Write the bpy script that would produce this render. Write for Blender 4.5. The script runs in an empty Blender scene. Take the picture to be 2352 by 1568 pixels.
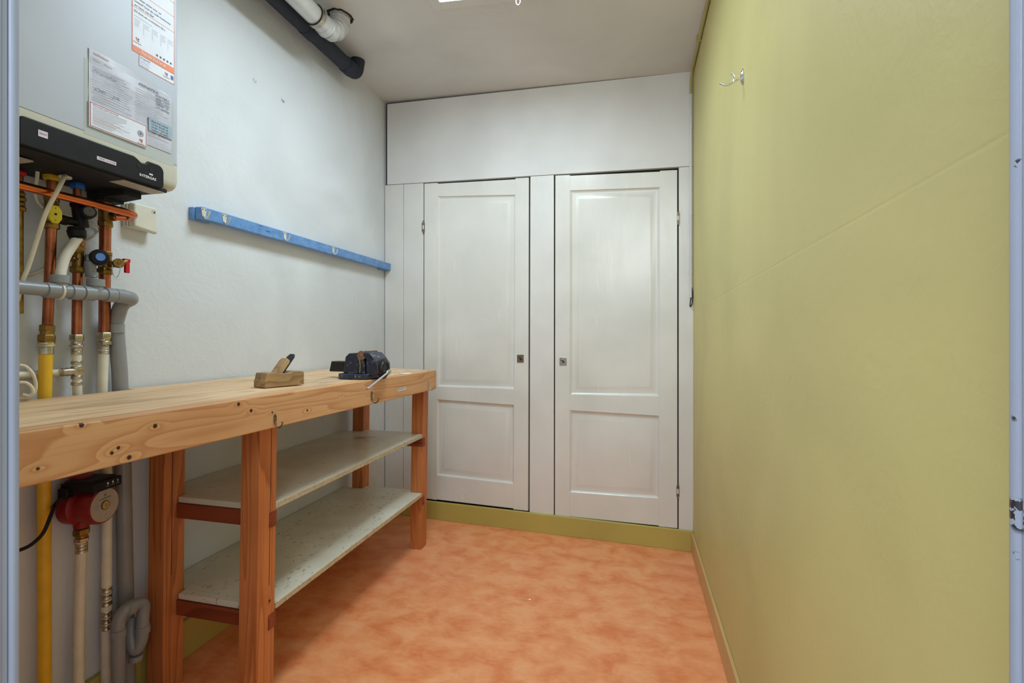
import bpy, bmesh, math, random
from mathutils import Vector, Matrix
random.seed(7)
D = bpy.data
C = bpy.context.scene.collection
# ------------------------------------------------------------------ camera
FOC, CX, HY, W, H = 1107.0, 1176.0, 773.0, 2352, 1568
A = math.atan(274.0 / FOC)
SA, CA = math.sin(A), math.cos(A)
CAMZ = 1.10
cam = D.objects.new('camera', D.cameras.new('camera'))
C.objects.link(cam)
cam.location = (0, 0, CAMZ)
cam.rotation_euler = (math.pi / 2, 0, A)
cam.data.sensor_width = 36
cam.data.lens = FOC / W * 36
cam.data.shift_y = (HY - H / 2) / W
cam.data.clip_start = 0.02
bpy.context.scene.camera = cam
# ------------------------------------------------------------------ light and exposure
sc = bpy.context.scene
sc.view_settings.view_transform = 'Standard'
sc.view_settings.look = 'None'
sc.view_settings.gamma = 1
sc.view_settings.use_curve_mapping = False
sc.view_settings.exposure = 0.36
world = D.worlds.new('world'); sc.world = world; world.use_nodes = True
world.node_tree.nodes['Background'].inputs[0].default_value = (0.84, 0.93, 1.0, 1)
world.node_tree.nodes['Background'].inputs[1].default_value = 0.76
SKYLIGHT = 23.5
hl = D.lights.new('fill_light', 'AREA'); hl.energy = 18; hl.size = 1.1; hl.color = (0.84, 0.93, 1.0)  # added fill light behind the camera, not a known lamp
hlo = D.objects.new('fill_light', hl); C.objects.link(hlo)
hlo.location = (-0.25, -0.9, 2.25)
hlo.rotation_euler = (Vector((-0.5, 1.8, 0.9)) - Vector(hlo.location)).to_track_quat('-Z', 'Y').to_euler()

# ------------------------------------------------------------------ pixel to place helpers (only to read sizes off the photo)
def ray(x, y):
    u = (x - CX) / FOC; v = (HY - y) / FOC
    return Vector((-SA + u * CA, CA + u * SA, v))
def atX(x, y, X): d = ray(x, y); return d * (X / d.x) + Vector((0, 0, CAMZ))
def atY(x, y, Y): d = ray(x, y); return d * (Y / d.y) + Vector((0, 0, CAMZ))
def atZ(x, y, Z): d = ray(x, y); return d * ((Z - CAMZ) / d.z) + Vector((0, 0, CAMZ))
WLX, WRX, FY = -1.505, 0.308, 0.42
WN = Vector((0.0656, 1, 0)).normalized()         # back wall runs slightly out of square
WO = Vector((0.3065, 2.625, 0))
def atW(x, y, off=0.0):
    d = ray(x, y); t = (WO - WN * off).dot(WN) / d.dot(WN)
    return d * t + Vector((0, 0, CAMZ))
def wallY(X): return 2.625 - 0.0656 * (X - 0.3065)
def zc(X): return 2.46 - 0.0623 * (X - 0.308)

# ------------------------------------------------------------------ materials
def lin(c):
    return tuple(((v / 255) / 12.92 if v / 255 < 0.04045 else ((v / 255 + 0.055) / 1.055) ** 2.4) for v in c) + (1,)
class N:
    def __init__(s, name):
        s.m = D.materials.new(name); s.m.use_nodes = True; s.t = s.m.node_tree
        s.b = s.t.nodes['Principled BSDF']
    def n(s, typ, **k):
        o = s.t.nodes.new(typ)
        for a, b in k.items(): setattr(o, a, b)
        return o
    def l(s, a, b): s.t.links.new(a, b)
    def math(s, op, a, b=None, clamp=False):
        o = s.n('ShaderNodeMath', operation=op); o.use_clamp = clamp
        for i, v in enumerate((a, b)):
            if v is None: continue
            if isinstance(v, (int, float)): o.inputs[i].default_value = v
            else: s.l(v, o.inputs[i])
        return o.outputs[0]
    def coord(s, scale=(1, 1, 1)):
        tc = s.n('ShaderNodeTexCoord'); mp = s.n('ShaderNodeMapping')
        mp.inputs['Scale'].default_value = scale
        s.l(tc.outputs['Object'], mp.inputs['Vector']); return mp.outputs[0]
    def noise(s, vec, scale, detail=4, rough=0.5, dist=0.0):
        o = s.n('ShaderNodeTexNoise'); s.l(vec, o.inputs['Vector'])
        o.inputs['Scale'].default_value = scale; o.inputs['Detail'].default_value = detail
        o.inputs['Roughness'].default_value = rough; o.inputs['Distortion'].default_value = dist
        return o.outputs['Fac']
    def ramp(s, fac, stops):
        o = s.n('ShaderNodeValToRGB'); s.l(fac, o.inputs[0])
        e = o.color_ramp.elements
        while len(e) < len(stops): e.new(0.5)
        for i, (p, c) in enumerate(stops):
            e[i].position = p; e[i].color = c if len(c) == 4 else tuple(c) + (1,)
        return o.outputs[0]
    def mix(s, fac, a, b):
        o = s.n('ShaderNodeMix', data_type='RGBA')
        if isinstance(fac, (int, float)): o.inputs[0].default_value = fac
        else: s.l(fac, o.inputs[0])
        for i, v in ((6, a), (7, b)):
            if isinstance(v, tuple): o.inputs[i].default_value = v
            else: s.l(v, o.inputs[i])
        return o.outputs[2]
    def bump(s, h, strength=0.3, dist=0.002):
        o = s.n('ShaderNodeBump'); s.l(h, o.inputs['Height'])
        o.inputs['Strength'].default_value = strength; o.inputs['Distance'].default_value = dist
        if s.b.inputs['Normal'].is_linked: s.l(s.b.inputs['Normal'].links[0].from_socket, o.inputs['Normal'])
        s.l(o.outputs[0], s.b.inputs['Normal'])
    def col(s, c):
        if isinstance(c, tuple): s.b.inputs['Base Color'].default_value = c
        else: s.l(c, s.b.inputs['Base Color'])
    def set(s, rough=0.5, metal=0.0, spec=0.5):
        s.b.inputs['Roughness'].default_value = rough; s.b.inputs['Metallic'].default_value = metal
        s.b.inputs['Specular IOR Level'].default_value = spec
    def dist(s, p, sc3=(1, 1, 1)):
        tc = s.n('ShaderNodeTexCoord'); sub = s.n('ShaderNodeVectorMath', operation='SUBTRACT')
        s.l(tc.outputs['Object'], sub.inputs[0]); sub.inputs[1].default_value = tuple(p)
        mu = s.n('ShaderNodeVectorMath', operation='MULTIPLY'); s.l(sub.outputs[0], mu.inputs[0]); mu.inputs[1].default_value = sc3
        le = s.n('ShaderNodeVectorMath', operation='LENGTH'); s.l(mu.outputs[0], le.inputs[0])
        return le.outputs['Value']
    def blob(s, p, r, sc3=(1, 1, 1)):        # 1 at centre falling to 0 at r
        return s.math('SUBTRACT', 1.0, s.math('DIVIDE', s.dist(p, sc3), r), True)

def simple(name, rgb, rough=0.5, metal=0.0, var=0.06, nscale=30, bump=0.0, coat=0.0):
    k = N(name); v = k.coord(); f = k.noise(v, nscale, 5)
    c = lin(rgb); lo = tuple(max(0, x * (1 - var * 2)) for x in c[:3]) + (1,); hi = tuple(min(1, x * (1 + var)) for x in c[:3]) + (1,)
    k.col(k.ramp(f, [(0.3, lo), (0.7, hi)])); k.set(rough, metal)
    if bump: k.bump(f, bump, 0.001)
    if coat: k.b.inputs['Coat Weight'].default_value = coat
    return k.m

def plaster(name, rgb, marks=(), lines=(), bumps=0.35, warm=None, rough=0.75):
    k = N(name); v = k.coord()
    big = k.noise(v, 1.6, 3, 0.5, 0.6); mid = k.noise(v, 9, 6, 0.6, 1.5); fine = k.noise(v, 190, 3)
    c = lin(rgb); c2 = lin(tuple(int(x * 0.94) for x in rgb))
    col = k.ramp(big, [(0.35, c2), (0.65, c)])
    for p, r, a in marks:
        col = k.mix(k.math('MULTIPLY', k.math('MULTIPLY', k.blob(p, r), 3.0, True), k.math('MULTIPLY', k.math('GREATER_THAN', k.noise(v, 70, 3), 0.5), a)), col, lin((70, 68, 60)))
    k.col(col); k.set(rough, 0, 0.3)
    k.bump(mid, bumps, 0.006); k.bump(fine, 0.18, 0.0012); k.bump(k.noise(v, 55, 4, 0.6), bumps, 0.0022)
    if lines:
        tc = k.n('ShaderNodeTexCoord'); sp = k.n('ShaderNodeSeparateXYZ'); k.l(tc.outputs['Object'], sp.inputs[0])
        for z, w, tilt in lines:
            d = k.math('ABSOLUTE', k.math('SUBTRACT', k.math('ADD', sp.outputs[2], k.math('MULTIPLY', sp.outputs[1], tilt)), z))
            k.bump(k.math('DIVIDE', d, w, True), 0.22, 0.0015)
    return k.m

def brushpaint(name, rgb, rough=0.22, axis=2, amt=0.25, spec=0.5):
    k = N(name); s = [26, 26, 26]; s[axis] = 1.6
    v = k.coord(tuple(s)); f = k.noise(v, 5, 4, 0.6); v2 = k.coord(); g = k.noise(v2, 3.0, 3)
    c = lin(rgb); c2 = lin(tuple(int(x * 0.955) for x in rgb))
    k.col(k.ramp(g, [(0.35, c2), (0.65, c)])); k.set(rough, 0, spec)
    k.bump(f, amt, 0.0012); s3 = [9, 9, 9]; s3[axis] = 1.5; v3 = k.coord(tuple(s3)); k.bump(k.noise(v3, 2.2, 3), 0.3, 0.004)
    rr = k.math('ADD', k.math('MULTIPLY', k.noise(v3, 1.5, 2), 0.2), rough - 0.06); k.l(rr, k.b.inputs['Roughness'])
    return k.m

def wood(name, light, dark, axis=1, freq=11, across=7.0, knots=(), rough=0.6, seed=0.0, stain=0.0, lines=()):
    k = N(name); s = [across] * 3; s[axis] = 0.75
    tc = k.n('ShaderNodeTexCoord'); mp = k.n('ShaderNodeMapping'); mp.inputs['Scale'].default_value = s
    mp.inputs['Location'].default_value = (seed, seed * 1.7, seed * 0.6)
    k.l(tc.outputs['Object'], mp.inputs['Vector'])
    f = k.noise(mp.outputs[0], 1.0, 2, 0.4, 0.3)
    f = k.math('MULTIPLY', f, 1.0)
    st = [3.0, 3.0, 3.0]; st[axis] = 1.0
    dark_k = None
    for p, r in knots:
        b = k.blob(p, r * 3.2, tuple(0.4 if i == axis else 1.0 for i in range(3)))
        f = k.math('ADD', f, k.math('MULTIPLY', k.math('MULTIPLY', b, b), 0.13))
        c = k.math('MULTIPLY', k.blob(p, r), 3.5, True)
        dark_k = c if dark_k is None else k.math('MAXIMUM', dark_k, c)
    ring = k.math('FRACT', k.math('MULTIPLY', f, freq))
    s2 = [160] * 3; s2[axis] = 2.5
    fib = k.noise(k.coord(tuple(s2)), 1.0, 3, 0.6)
    lc, dc = lin(light), lin(dark)
    col = k.ramp(ring, [(0.0, lc), (0.55, tuple(a * .8 + b * .2 for a, b in zip(lc, dc))), (0.93, tuple(a * .35 + b * .65 for a, b in zip(lc, dc))), (1.0, lc)])
    col = k.mix(k.math('MULTIPLY', k.math('GREATER_THAN', fib, 0.55), 0.13), col, dc)
    bigv = k.noise(k.coord(), 3.5, 4)
    col = k.mix(k.math('MULTIPLY', k.math('SUBTRACT', bigv, 0.42, True), 1.2), col, dc)
    if stain:
        sv = [7.0] * 3; sv[axis] = 2.0
        sn = k.noise(k.coord(tuple(sv)), 1.5, 5, 0.6)
        col = k.mix(k.math('MULTIPLY', k.math('MULTIPLY', k.math('SUBTRACT', sn, 0.52, True), 5.0, True), stain), col, lin((120, 108, 92)))
    if dark_k is not None: col = k.mix(dark_k, col, lin((62, 36, 24)))
    if lines:
        sp = k.n('ShaderNodeSeparateXYZ'); k.l(tc.outputs['Object'], sp.inputs[0])
        for ax, val, w in lines:
            d = k.math('LESS_THAN', k.math('ABSOLUTE', k.math('SUBTRACT', sp.outputs[ax], val)), w)
            col = k.mix(k.math('MULTIPLY', d, 0.6), col, lin((70, 45, 28)))
    k.col(col); k.set(rough, 0, 0.35); k.bump(fib, 0.25, 0.0006)
    return k.m

M = {}
M['ceiling'] = plaster('ceiling_paint', (221, 218, 214), marks=[(atZ(1135, 14, 2.52), 0.10, 0.04)], bumps=0.12)
M['left_wall'] = plaster('rough_white_plaster', (222, 224, 226), marks=[(atX(650, 230, WLX), 0.013, 0.6), (atX(585, 185, WLX), 0.012, 0.4)], bumps=0.5)
M['right_wall'] = plaster('olive_yellow_plaster', (206, 195, 130), lines=[(1.281, 0.004, 0.02), (1.832, 0.003, 0.0)], bumps=0.22, rough=0.5)
M['front_wall'] = plaster('front_wall_plaster', (222, 220, 214))
M['header'] = brushpaint('white_board_paint', (222, 219, 215), 0.45, 0, 0.2, 0.35)
M['boards'] = brushpaint('white_post_paint', (222, 219, 213), 0.3, 2, 0.5)
M['door'] = brushpaint('white_gloss_paint', (224, 221, 213), 0.2, 2, 0.22)
M['jamb'] = brushpaint('blue_grey_gloss_paint', (158, 166, 184), 0.3, 2, 0.3)
k = N('chipped_blue_grey_gloss_paint'); v = k.coord((26, 26, 1.6)); col = lin((158, 166, 184))
for x, y in ((2338, 1168), (2342, 1195), (2335, 960), (2340, 375), (2338, 1275)):
    col = k.mix(k.math('MULTIPLY', k.math('GREATER_THAN', k.noise(k.coord(), 160, 3), 0.5), k.math('MULTIPLY', k.blob(atX(x, y, 0.262), .008 if 1160 < y < 1200 else .003, (1, 1, .8)), 3, True)), col, lin((52, 48, 52)))
k.col(col); k.set(0.3); k.bump(k.noise(v, 5, 4), .3, .0012); k.bump(k.noise(k.coord(), 40, 4), .3, .002); M['jamb_chipped'] = k.m
M['skirt'] = brushpaint('olive_skirting_paint', (186, 169, 88), 0.4, 0, 0.2)
M['skirt_right'] = brushpaint('bounce_tinted_skirting_paint', (206, 168, 110), 0.4, 1, 0.2)  # orange bounce from the floor is mixed into this paint colour
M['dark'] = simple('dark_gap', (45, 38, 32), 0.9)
# marbled linoleum
k = N('orange_marbled_linoleum'); v = k.coord((1.0, 1.25, 1)); a = k.noise(v, 8.5, 6, 0.55, 0.35); b = k.noise(k.coord((1, 2.2, 1)), 30, 4, 0.6, 0.3); g = k.noise(k.coord(), 1.2, 3)
mixf = k.math('ADD', k.math('MULTIPLY', a, 0.78), k.math('MULTIPLY', b, 0.22))
c = k.ramp(mixf, [(0.36, lin((222, 126, 76))), (0.45, lin((230, 144, 92))), (0.56, lin((237, 159, 107))), (0.72, lin((241, 174, 127)))])
c = k.mix(k.math('MULTIPLY', k.math('SUBTRACT', g, 0.5, True), 1.0), c, lin((230, 160, 130)))
k.col(c); k.set(0.42, 0, 0.4); k.bump(b, 0.05, 0.001); M['floor'] = k.m
M['steel'] = simple('brushed_steel', (190, 188, 182), 0.28, 1.0, 0.05)
M['hookmetal'] = simple('satin_hook_metal', (226, 222, 206), 0.3, 0.45, 0.05)
M['chrome'] = simple('bright_chrome', (222, 224, 228), 0.14, 1.0, 0.02)
M['darksteel'] = simple('weathered_steel', (140, 128, 112), 0.4, 1.0, 0.12, 60, 0.2)
M['brass'] = simple('dull_brass', (150, 118, 66), 0.38, 1.0, 0.2, 60, 0.2)
M['nickel'] = simple('nickel_fitting', (196, 186, 170), 0.3, 1.0, 0.15, 80, 0.2)
k = N('aged_copper'); v = k.coord((1, 1, 0.4)); f = k.noise(v, 26, 6, 0.65)
k.col(k.ramp(f, [(0.3, lin((84, 52, 40))), (0.48, lin((158, 92, 64))), (0.7, lin((192, 118, 86)))])); k.set(0.33, 1.0); M['copper'] = k.m
M['coppershiny'] = simple('clean_copper', (214, 120, 78), 0.24, 1.0, 0.08, 18)
M['yellowpipe'] = simple('yellow_plastic_pipe', (232, 180, 36), 0.4, 0, 0.05)
M['whitepipe'] = simple('white_plastic_pipe', (222, 216, 198), 0.4, 0, 0.04)
M['cable'] = simple('cream_cable', (222, 212, 188), 0.45, 0, 0.04)
M['greypipe'] = simple('grey_pvc', (140, 141, 143), 0.35, 0, 0.05, 12)
M['greymid'] = simple('dark_grey_plastic', (92, 92, 90), 0.4)
M['blackplastic'] = simple('black_plastic', (27, 26, 28), 0.5, 0, 0.15)
M['blackmatte'] = simple('black_matte_plastic', (34, 33, 34), 0.6, 0, 0.2)
M['rubber'] = simple('black_insulation_foam', (40, 44, 58), 0.75, 0, 0.1, 40, 0.15)
M['flue'] = simple('flue_aluminium', (208, 208, 206), 0.32, 0.35, 0.06, 14)
M['boiler'] = simple('boiler_grey_enamel', (186, 191, 200), 0.42, 0, 0.03, 3)
M['boilertrim'] = simple('boiler_cream_trim', (205, 203, 186), 0.4, 0, 0.03, 3)
M['paper'] = simple('white_paper', (226, 228, 236), 0.6, 0, 0.02)
M['paperold'] = simple('worn_document_paper', (198, 198, 208), 0.35, 0, 0.08, 20, 0.2)
M['film'] = simple('plastic_sleeve', (188, 194, 192), 0.2, 0, 0.02)
M['bluelabel'] = simple('pale_blue_label', (156, 175, 188), 0.5)
M['pink'] = simple('pale_pink_label', (226, 210, 220), 0.6)
M['greylabel'] = simple('grey_data_label', (175, 165, 150), 0.5)
M['orange'] = simple('sticker_orange', (224, 122, 72), 0.5)
M['red_ink'] = simple('sticker_dark_red', (165, 72, 60), 0.5)
M['ink'] = simple('dark_ink', (60, 62, 74), 0.6)
M['greyink'] = simple('faded_grey_ink', (158, 160, 170), 0.6)
M['blueink'] = simple('blue_pen_ink', (88, 104, 170), 0.6)
M['white'] = simple('white_print', (238, 238, 240), 0.5)
M['red'] = simple('red_plastic', (190, 24, 34), 0.3)
M['pumpred'] = simple('red_cast_housing', (138, 16, 24), 0.42, 0, 0.1, 60, 0.2)
M['nutyellow'] = simple('yellow_nut', (206, 164, 30), 0.45)
M['valveyellow'] = simple('yellow_lever', (222, 206, 42), 0.4)
M['nutblue'] = simple('blue_nut', (30, 92, 176), 0.45)
M['blueface'] = simple('blue_cap_face', (96, 142, 220), 0.4)
M['box'] = simple('offwhite_plastic', (216, 212, 196), 0.4, 0, 0.02)
M['conduit_y'] = brushpaint('olive_painted_conduit', (178, 165, 96), 0.4, 1, 0.1)
M['conduit_w'] = brushpaint('white_painted_conduit', (214, 210, 202), 0.4, 2, 0.1)
k = N('chipped_blue_paint'); f = k.noise(k.coord((1, .5, 1)), 60, 5)
k.col(k.ramp(f, [(0.3, lin((84, 130, 186))), (0.7, lin((112, 156, 208)))])); k.set(0.35); k.bump(k.noise(k.coord((8, 1, 8)), 9, 3), 0.2, 0.002); M['blue'] = k.m
# white shelf board, scuffed
def shelfmat(name, amt, red=None):
    k = N(name); a = k.noise(k.coord((1, .6, 1)), 70, 5, 0.6); b = k.noise(k.coord(), 7, 3)
    base = k.ramp(b, [(0.3, lin((206, 200, 180))), (0.7, lin((222, 218, 202)))])
    sp = k.math('MULTIPLY', k.math('GREATER_THAN', a, amt), 0.6)
    col = k.mix(k.math('MULTIPLY', sp, k.math('GREATER_THAN', b, 0.44)), base, lin((150, 128, 88)))
    if red is not None:
        tc = k.n('ShaderNodeTexCoord')
        for p, ang, ln, w in red:
            sub = k.n('ShaderNodeVectorMath', operation='SUBTRACT'); k.l(tc.outputs['Object'], sub.inputs[0]); sub.inputs[1].default_value = tuple(p)
            rot = k.n('ShaderNodeVectorRotate', rotation_type='Z_AXIS'); k.l(sub.outputs[0], rot.inputs['Vector']); rot.inputs['Angle'].default_value = -ang
            sp3 = k.n('ShaderNodeSeparateXYZ'); k.l(rot.outputs[0], sp3.inputs[0])
            m1 = k.math('LESS_THAN', k.math('ABSOLUTE', sp3.outputs[0]), ln); m2 = k.math('LESS_THAN', k.math('ABSOLUTE', sp3.outputs[1]), k.math('MULTIPLY', a, w * 2))
            col = k.mix(k.math('MULTIPLY', m1, m2), col, lin((120, 30, 28)))
    k.col(col); k.set(0.32, 0, 0.5); k.bump(a, 0.1, 0.001); return k.m
pr = atZ(838, 1002, 0.60)
M['shelf_top'] = shelfmat('white_shelf_board', 0.645, [(pr, math.radians(10), 0.055, 0.004), (pr + Vector((-0.01, -0.035, 0)), math.radians(28), 0.03, 0.006)])
M['shelf_low'] = shelfmat('scuffed_white_shelf_board', 0.61)
M['chip'] = simple('raw_board_edge', (196, 182, 152), 0.7, 0, 0.15, 90, 0.3)
# enamel on the vise
k = N('chipped_navy_enamel'); a = k.noise(k.coord(), 75, 6, 0.65); b = k.noise(k.coord(), 62, 6, 0.7, 0.8)
col = k.ramp(a, [(0.3, lin((24, 27, 36))), (0.6, lin((42, 49, 70)))])
col = k.mix(k.math('MULTIPLY', k.math('SUBTRACT', b, 0.6, True), 18.0, True), col, lin((166, 160, 146)))
k.col(col); k.set(0.35, 0.1); k.bump(a, 0.3, 0.001); M['vise'] = k.m
M['viseblack'] = simple('greasy_black_iron', (34, 30, 32), 0.4, 0.3, 0.2, 60, 0.3)
M['rust'] = simple('rusty_iron', (142, 108, 84), 0.55, 0.4, 0.2, 60, 0.3)
M['gold'] = simple('gold_line_paint', (196, 158, 76), 0.5)
M['planewood'] = wood('worn_beech', (176, 142, 98), (104, 78, 50), 1, 9, 14, rough=0.55, seed=3, stain=0.5)
M['planewedge'] = wood('worn_beech_wedge', (186, 150, 106), (120, 88, 56), 2, 6, 14, rough=0.55, seed=5)
for n_, v_ in (('blackplastic', .22), ('blackmatte', .25), ('boiler', .35)): M[n_].node_tree.nodes['Principled BSDF'].inputs['Specular IOR Level'].default_value = v_
k = N('daylit_pane'); e = k.n('ShaderNodeEmission'); e.inputs[0].default_value = (0.74, 0.90, 1.0, 1); e.inputs[1].default_value = SKYLIGHT
k.l(e.outputs[0], k.t.nodes['Material Output'].inputs[0]); M['emit'] = k.m

# ------------------------------------------------------------------ mesh helpers
def tag(o, label=None, cat=None, group=None, kind=None):
    if label: o['label'] = label
    if cat: o['category'] = cat
    if group: o['group'] = group
    if kind: o['kind'] = kind
    return o
def empty(name, loc, label=None, cat=None, group=None, kind=None):
    o = D.objects.new(name, None); C.objects.link(o); o.location = loc; o.empty_display_size = 0.05
    o['_w'] = 0; del o['_w']
    return tag(o, label, cat, group, kind)
def obj(name, bm, mats, parent=None, bevel=0.0, smooth=True, seg=2, local=False, label=None, wn=False):
    bmesh.ops.recalc_face_normals(bm, faces=bm.faces)
    me = D.meshes.new(name); bm.to_mesh(me); bm.free()
    if not isinstance(mats, (list, tuple)): mats = [mats]
    for m in mats: me.materials.append(M[m] if isinstance(m, str) else m)
    o = D.objects.new(name, me); C.objects.link(o)
    if parent is not None:
        o.parent = parent
        if not local:
            w = Vector(parent.location); q = parent.parent
            if q is not None and not getattr(parent, 'data', None): w = w
            o.matrix_parent_inverse = Matrix.Identity(4)
            if parent.type == 'EMPTY': o.location = -Vector(parent.location)
    if bevel:
        md = o.modifiers.new('bevel', 'BEVEL'); md.width = bevel; md.segments = seg; md.limit_method = 'ANGLE'; md.angle_limit = math.radians(40)
    if smooth:
        for p in me.polygons: p.use_smooth = True
        try: me.set_sharp_from_angle(angle=math.radians(38))
        except Exception: pass
    if label: o['label'] = label
    return o
def nb(): return bmesh.new()
def hexa(bm, p, mi=0):
    v = [bm.verts.new(q) for q in p]
    for f in ((0, 1, 2, 3), (4, 7, 6, 5), (0, 4, 5, 1), (1, 5, 6, 2), (2, 6, 7, 3), (3, 7, 4, 0)):
        bm.faces.new([v[i] for i in f]).material_index = mi
def box(bm, x0, x1, y0, y1, z0, z1, mi=0):
    hexa(bm, [(x0, y0, z0), (x1, y0, z0), (x1, y1, z0), (x0, y1, z0), (x0, y0, z1), (x1, y0, z1), (x1, y1, z1), (x0, y1, z1)], mi)
def obox(bm, c, ax, ay, az, sx, sy, sz, mi=0):
    c = Vector(c); P = []
    for z in (-1, 1):
        for x, y in ((-1, -1), (1, -1), (1, 1), (-1, 1)): P.append(c + ax * (x * sx / 2) + ay * (y * sy / 2) + az * (z * sz / 2))
    hexa(bm, P, mi)
def prism(bm, pts, d, mi=0):
    a = [bm.verts.new(Vector(p)) for p in pts]; b = [bm.verts.new(Vector(p) + Vector(d)) for p in pts]
    bm.faces.new(a).material_index = mi; bm.faces.new(b[::-1]).material_index = mi
    n = len(a)
    for i in range(n): bm.faces.new([a[i], b[i], b[(i + 1) % n], a[(i + 1) % n]]).material_index = mi
def frame(d):
    d = d.normalized(); u = Vector((0, 0, 1)) if abs(d.z) < 0.9 else Vector((0, 1, 0))
    x = u.cross(d).normalized(); return x, d.cross(x).normalized()
def lathe(bm, p, d, prof, seg=24, mi=0, rot=0.0):
    p = Vector(p); d = Vector(d).normalized(); x, y = frame(d); rings = []
    for h, r in prof:
        if r < 1e-6: rings.append([bm.verts.new(p + d * h)])
        else: rings.append([bm.verts.new(p + d * h + x * (r * math.cos(rot + 2 * math.pi * i / seg)) + y * (r * math.sin(rot + 2 * math.pi * i / seg))) for i in range(seg)])
    for a, b in zip(rings, rings[1:]):
        for i in range(seg):
            j = (i + 1) % seg
            if len(a) == 1 and len(b) == 1: continue
            if len(a) == 1: f = [a[0], b[j], b[i]]
            elif len(b) == 1: f = [a[i], a[j], b[0]]
            else: f = [a[i], a[j], b[j], b[i]]
            bm.faces.new(f).material_index = mi
    for r in (rings[0], rings[-1]):
        if len(r) > 1: bm.faces.new(r).material_index = mi
def cyl(bm, a, b, r, r2=None, seg=20, mi=0):
    a = Vector(a); b = Vector(b); lathe(bm, a, b - a, [(0, r), ((b - a).length, r if r2 is None else r2)], seg, mi)
def nut(bm, a, b, r, mi=0):
    a = Vector(a); b = Vector(b); L = (b - a).length; e = min(L * .15, r * .15)
    lathe(bm, a, b - a, [(0, r * .88), (e, r), (L - e, r), (L, r * .88)], 6, mi, 0.3)
def fillet(pts, rad, n=6):
    pts = [Vector(p) for p in pts]; out = [pts[0]]
    for i in range(1, len(pts) - 1):
        a, b, c = pts[i - 1], pts[i], pts[i + 1]
        r = min(rad, (a - b).length * .49, (c - b).length * .49)
        p0 = b + (a - b).normalized() * r; p1 = b + (c - b).normalized() * r
        for k in range(n + 1):
            t = k / n; out.append(p0 * (1 - t) ** 2 + b * (2 * t * (1 - t)) + p1 * t ** 2)
    out.append(pts[-1]); return out
def smoothpath(pts, n=8):
    pts = [Vector(p) for p in pts]; P = [pts[0]] + pts + [pts[-1]]; out = []
    for i in range(1, len(P) - 2):
        for k in range(n):
            t = k / n; a, b, c, d = P[i - 1], P[i], P[i + 1], P[i + 2]
            out.append(0.5 * ((2 * b) + (c - a) * t + (2 * a - 5 * b + 4 * c - d) * t * t + (3 * b - a - 3 * c + d) * t ** 3))
    out.append(pts[-1]); return out
def tube(bm, pts, r, seg=14, mi=0, cap=True, flat=1.0):
    pts = [Vector(p) for p in pts]; n = len(pts)
    rr = r if isinstance(r, (list, tuple)) else [r] * n
    T = [(pts[min(i + 1, n - 1)] - pts[max(i - 1, 0)]).normalized() for i in range(n)]
    x, y = frame(T[0]); rings = []
    for i in range(n):
        x = (x - T[i] * x.dot(T[i])).normalized(); y = T[i].cross(x).normalized()
        rings.append([bm.verts.new(pts[i] + x * (rr[i] * math.cos(2 * math.pi * k / seg)) + y * (rr[i] * flat * math.sin(2 * math.pi * k / seg))) for k in range(seg)])
    for a, b in zip(rings, rings[1:]):
        for k in range(seg):
            j = (k + 1) % seg; bm.faces.new([a[k], a[j], b[j], b[k]]).material_index = mi
    if cap: bm.faces.new(rings[0]).material_index = mi; bm.faces.new(rings[-1]).material_index = mi
def addtext(bm, s, org, ux, uy, size, mi, width=None, bold=0.0, shear=0.0):
    """lay a line of lettering on a surface: org left end of baseline, ux/uy unit directions"""
    cu = D.curves.new('t', 'FONT'); cu.body = s; cu.size = 1.0; cu.resolution_u = 2; cu.offset = bold; cu.shear = shear
    to = D.objects.new('t', cu); C.objects.link(to)
    dg = bpy.context.evaluated_depsgraph_get()
    me = D.meshes.new_from_object(to.evaluated_get(dg))
    D.objects.remove(to); 
    if not me.vertices: return
    w = max(v.co.x for v in me.vertices)
    kx = size if width is None else width / w
    vs = [bm.verts.new(Vector(org) + ux * (v.co.x * kx) + uy * (v.co.y * size)) for v in me.vertices]
    for p in me.polygons:
        try: bm.faces.new([vs[i] for i in p.vertices]).material_index = mi
        except ValueError: pass
    D.meshes.remove(me)
def quad(bm, p, mi=0): bm.faces.new([bm.verts.new(q) for q in p]).material_index = mi

# ------------------------------------------------------------------ room shell
def struct(name, bm, m, **k): return tag(obj(name, bm, m, **k), kind='structure')
Y0 = -0.6
bm = nb(); box(bm, WLX - 0.1, WRX + 0.1, 0.22, 2.95, -0.06, 0); struct('floor', bm, 'floor', smooth=False)
bm = nb(); box(bm, WLX - 0.12, WLX, 0.22, 3.0, 0, 2.62); struct('wall_left', bm, 'left_wall', smooth=False)
bm = nb(); box(bm, WRX, WRX + 0.12, 0.22, 3.0, 0, 2.5); struct('wall_right', bm, 'right_wall', smooth=False)
# ceiling with the skylight opening
SX0, SX1, SY0, SY1 = -0.79, -0.37, 1.33, 1.916
bm = nb()
def cslab(x0, x1, y0, y1, t=0.14):
    P = [(x0, y0, zc(x0)), (x1, y0, zc(x1)), (x1, y1, zc(x1)), (x0, y1, zc(x0))]
    hexa(bm, P + [(a, b, c + t) for a, b, c in P])
cslab(WLX - .12, SX0, 0.22, 3.0); cslab(SX1, WRX + .12, 0.22, 3.0); cslab(SX0, SX1, 0.22, SY0); cslab(SX0, SX1, SY1, 3.0)
struct('ceiling', bm, 'ceiling', smooth=False)
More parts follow.
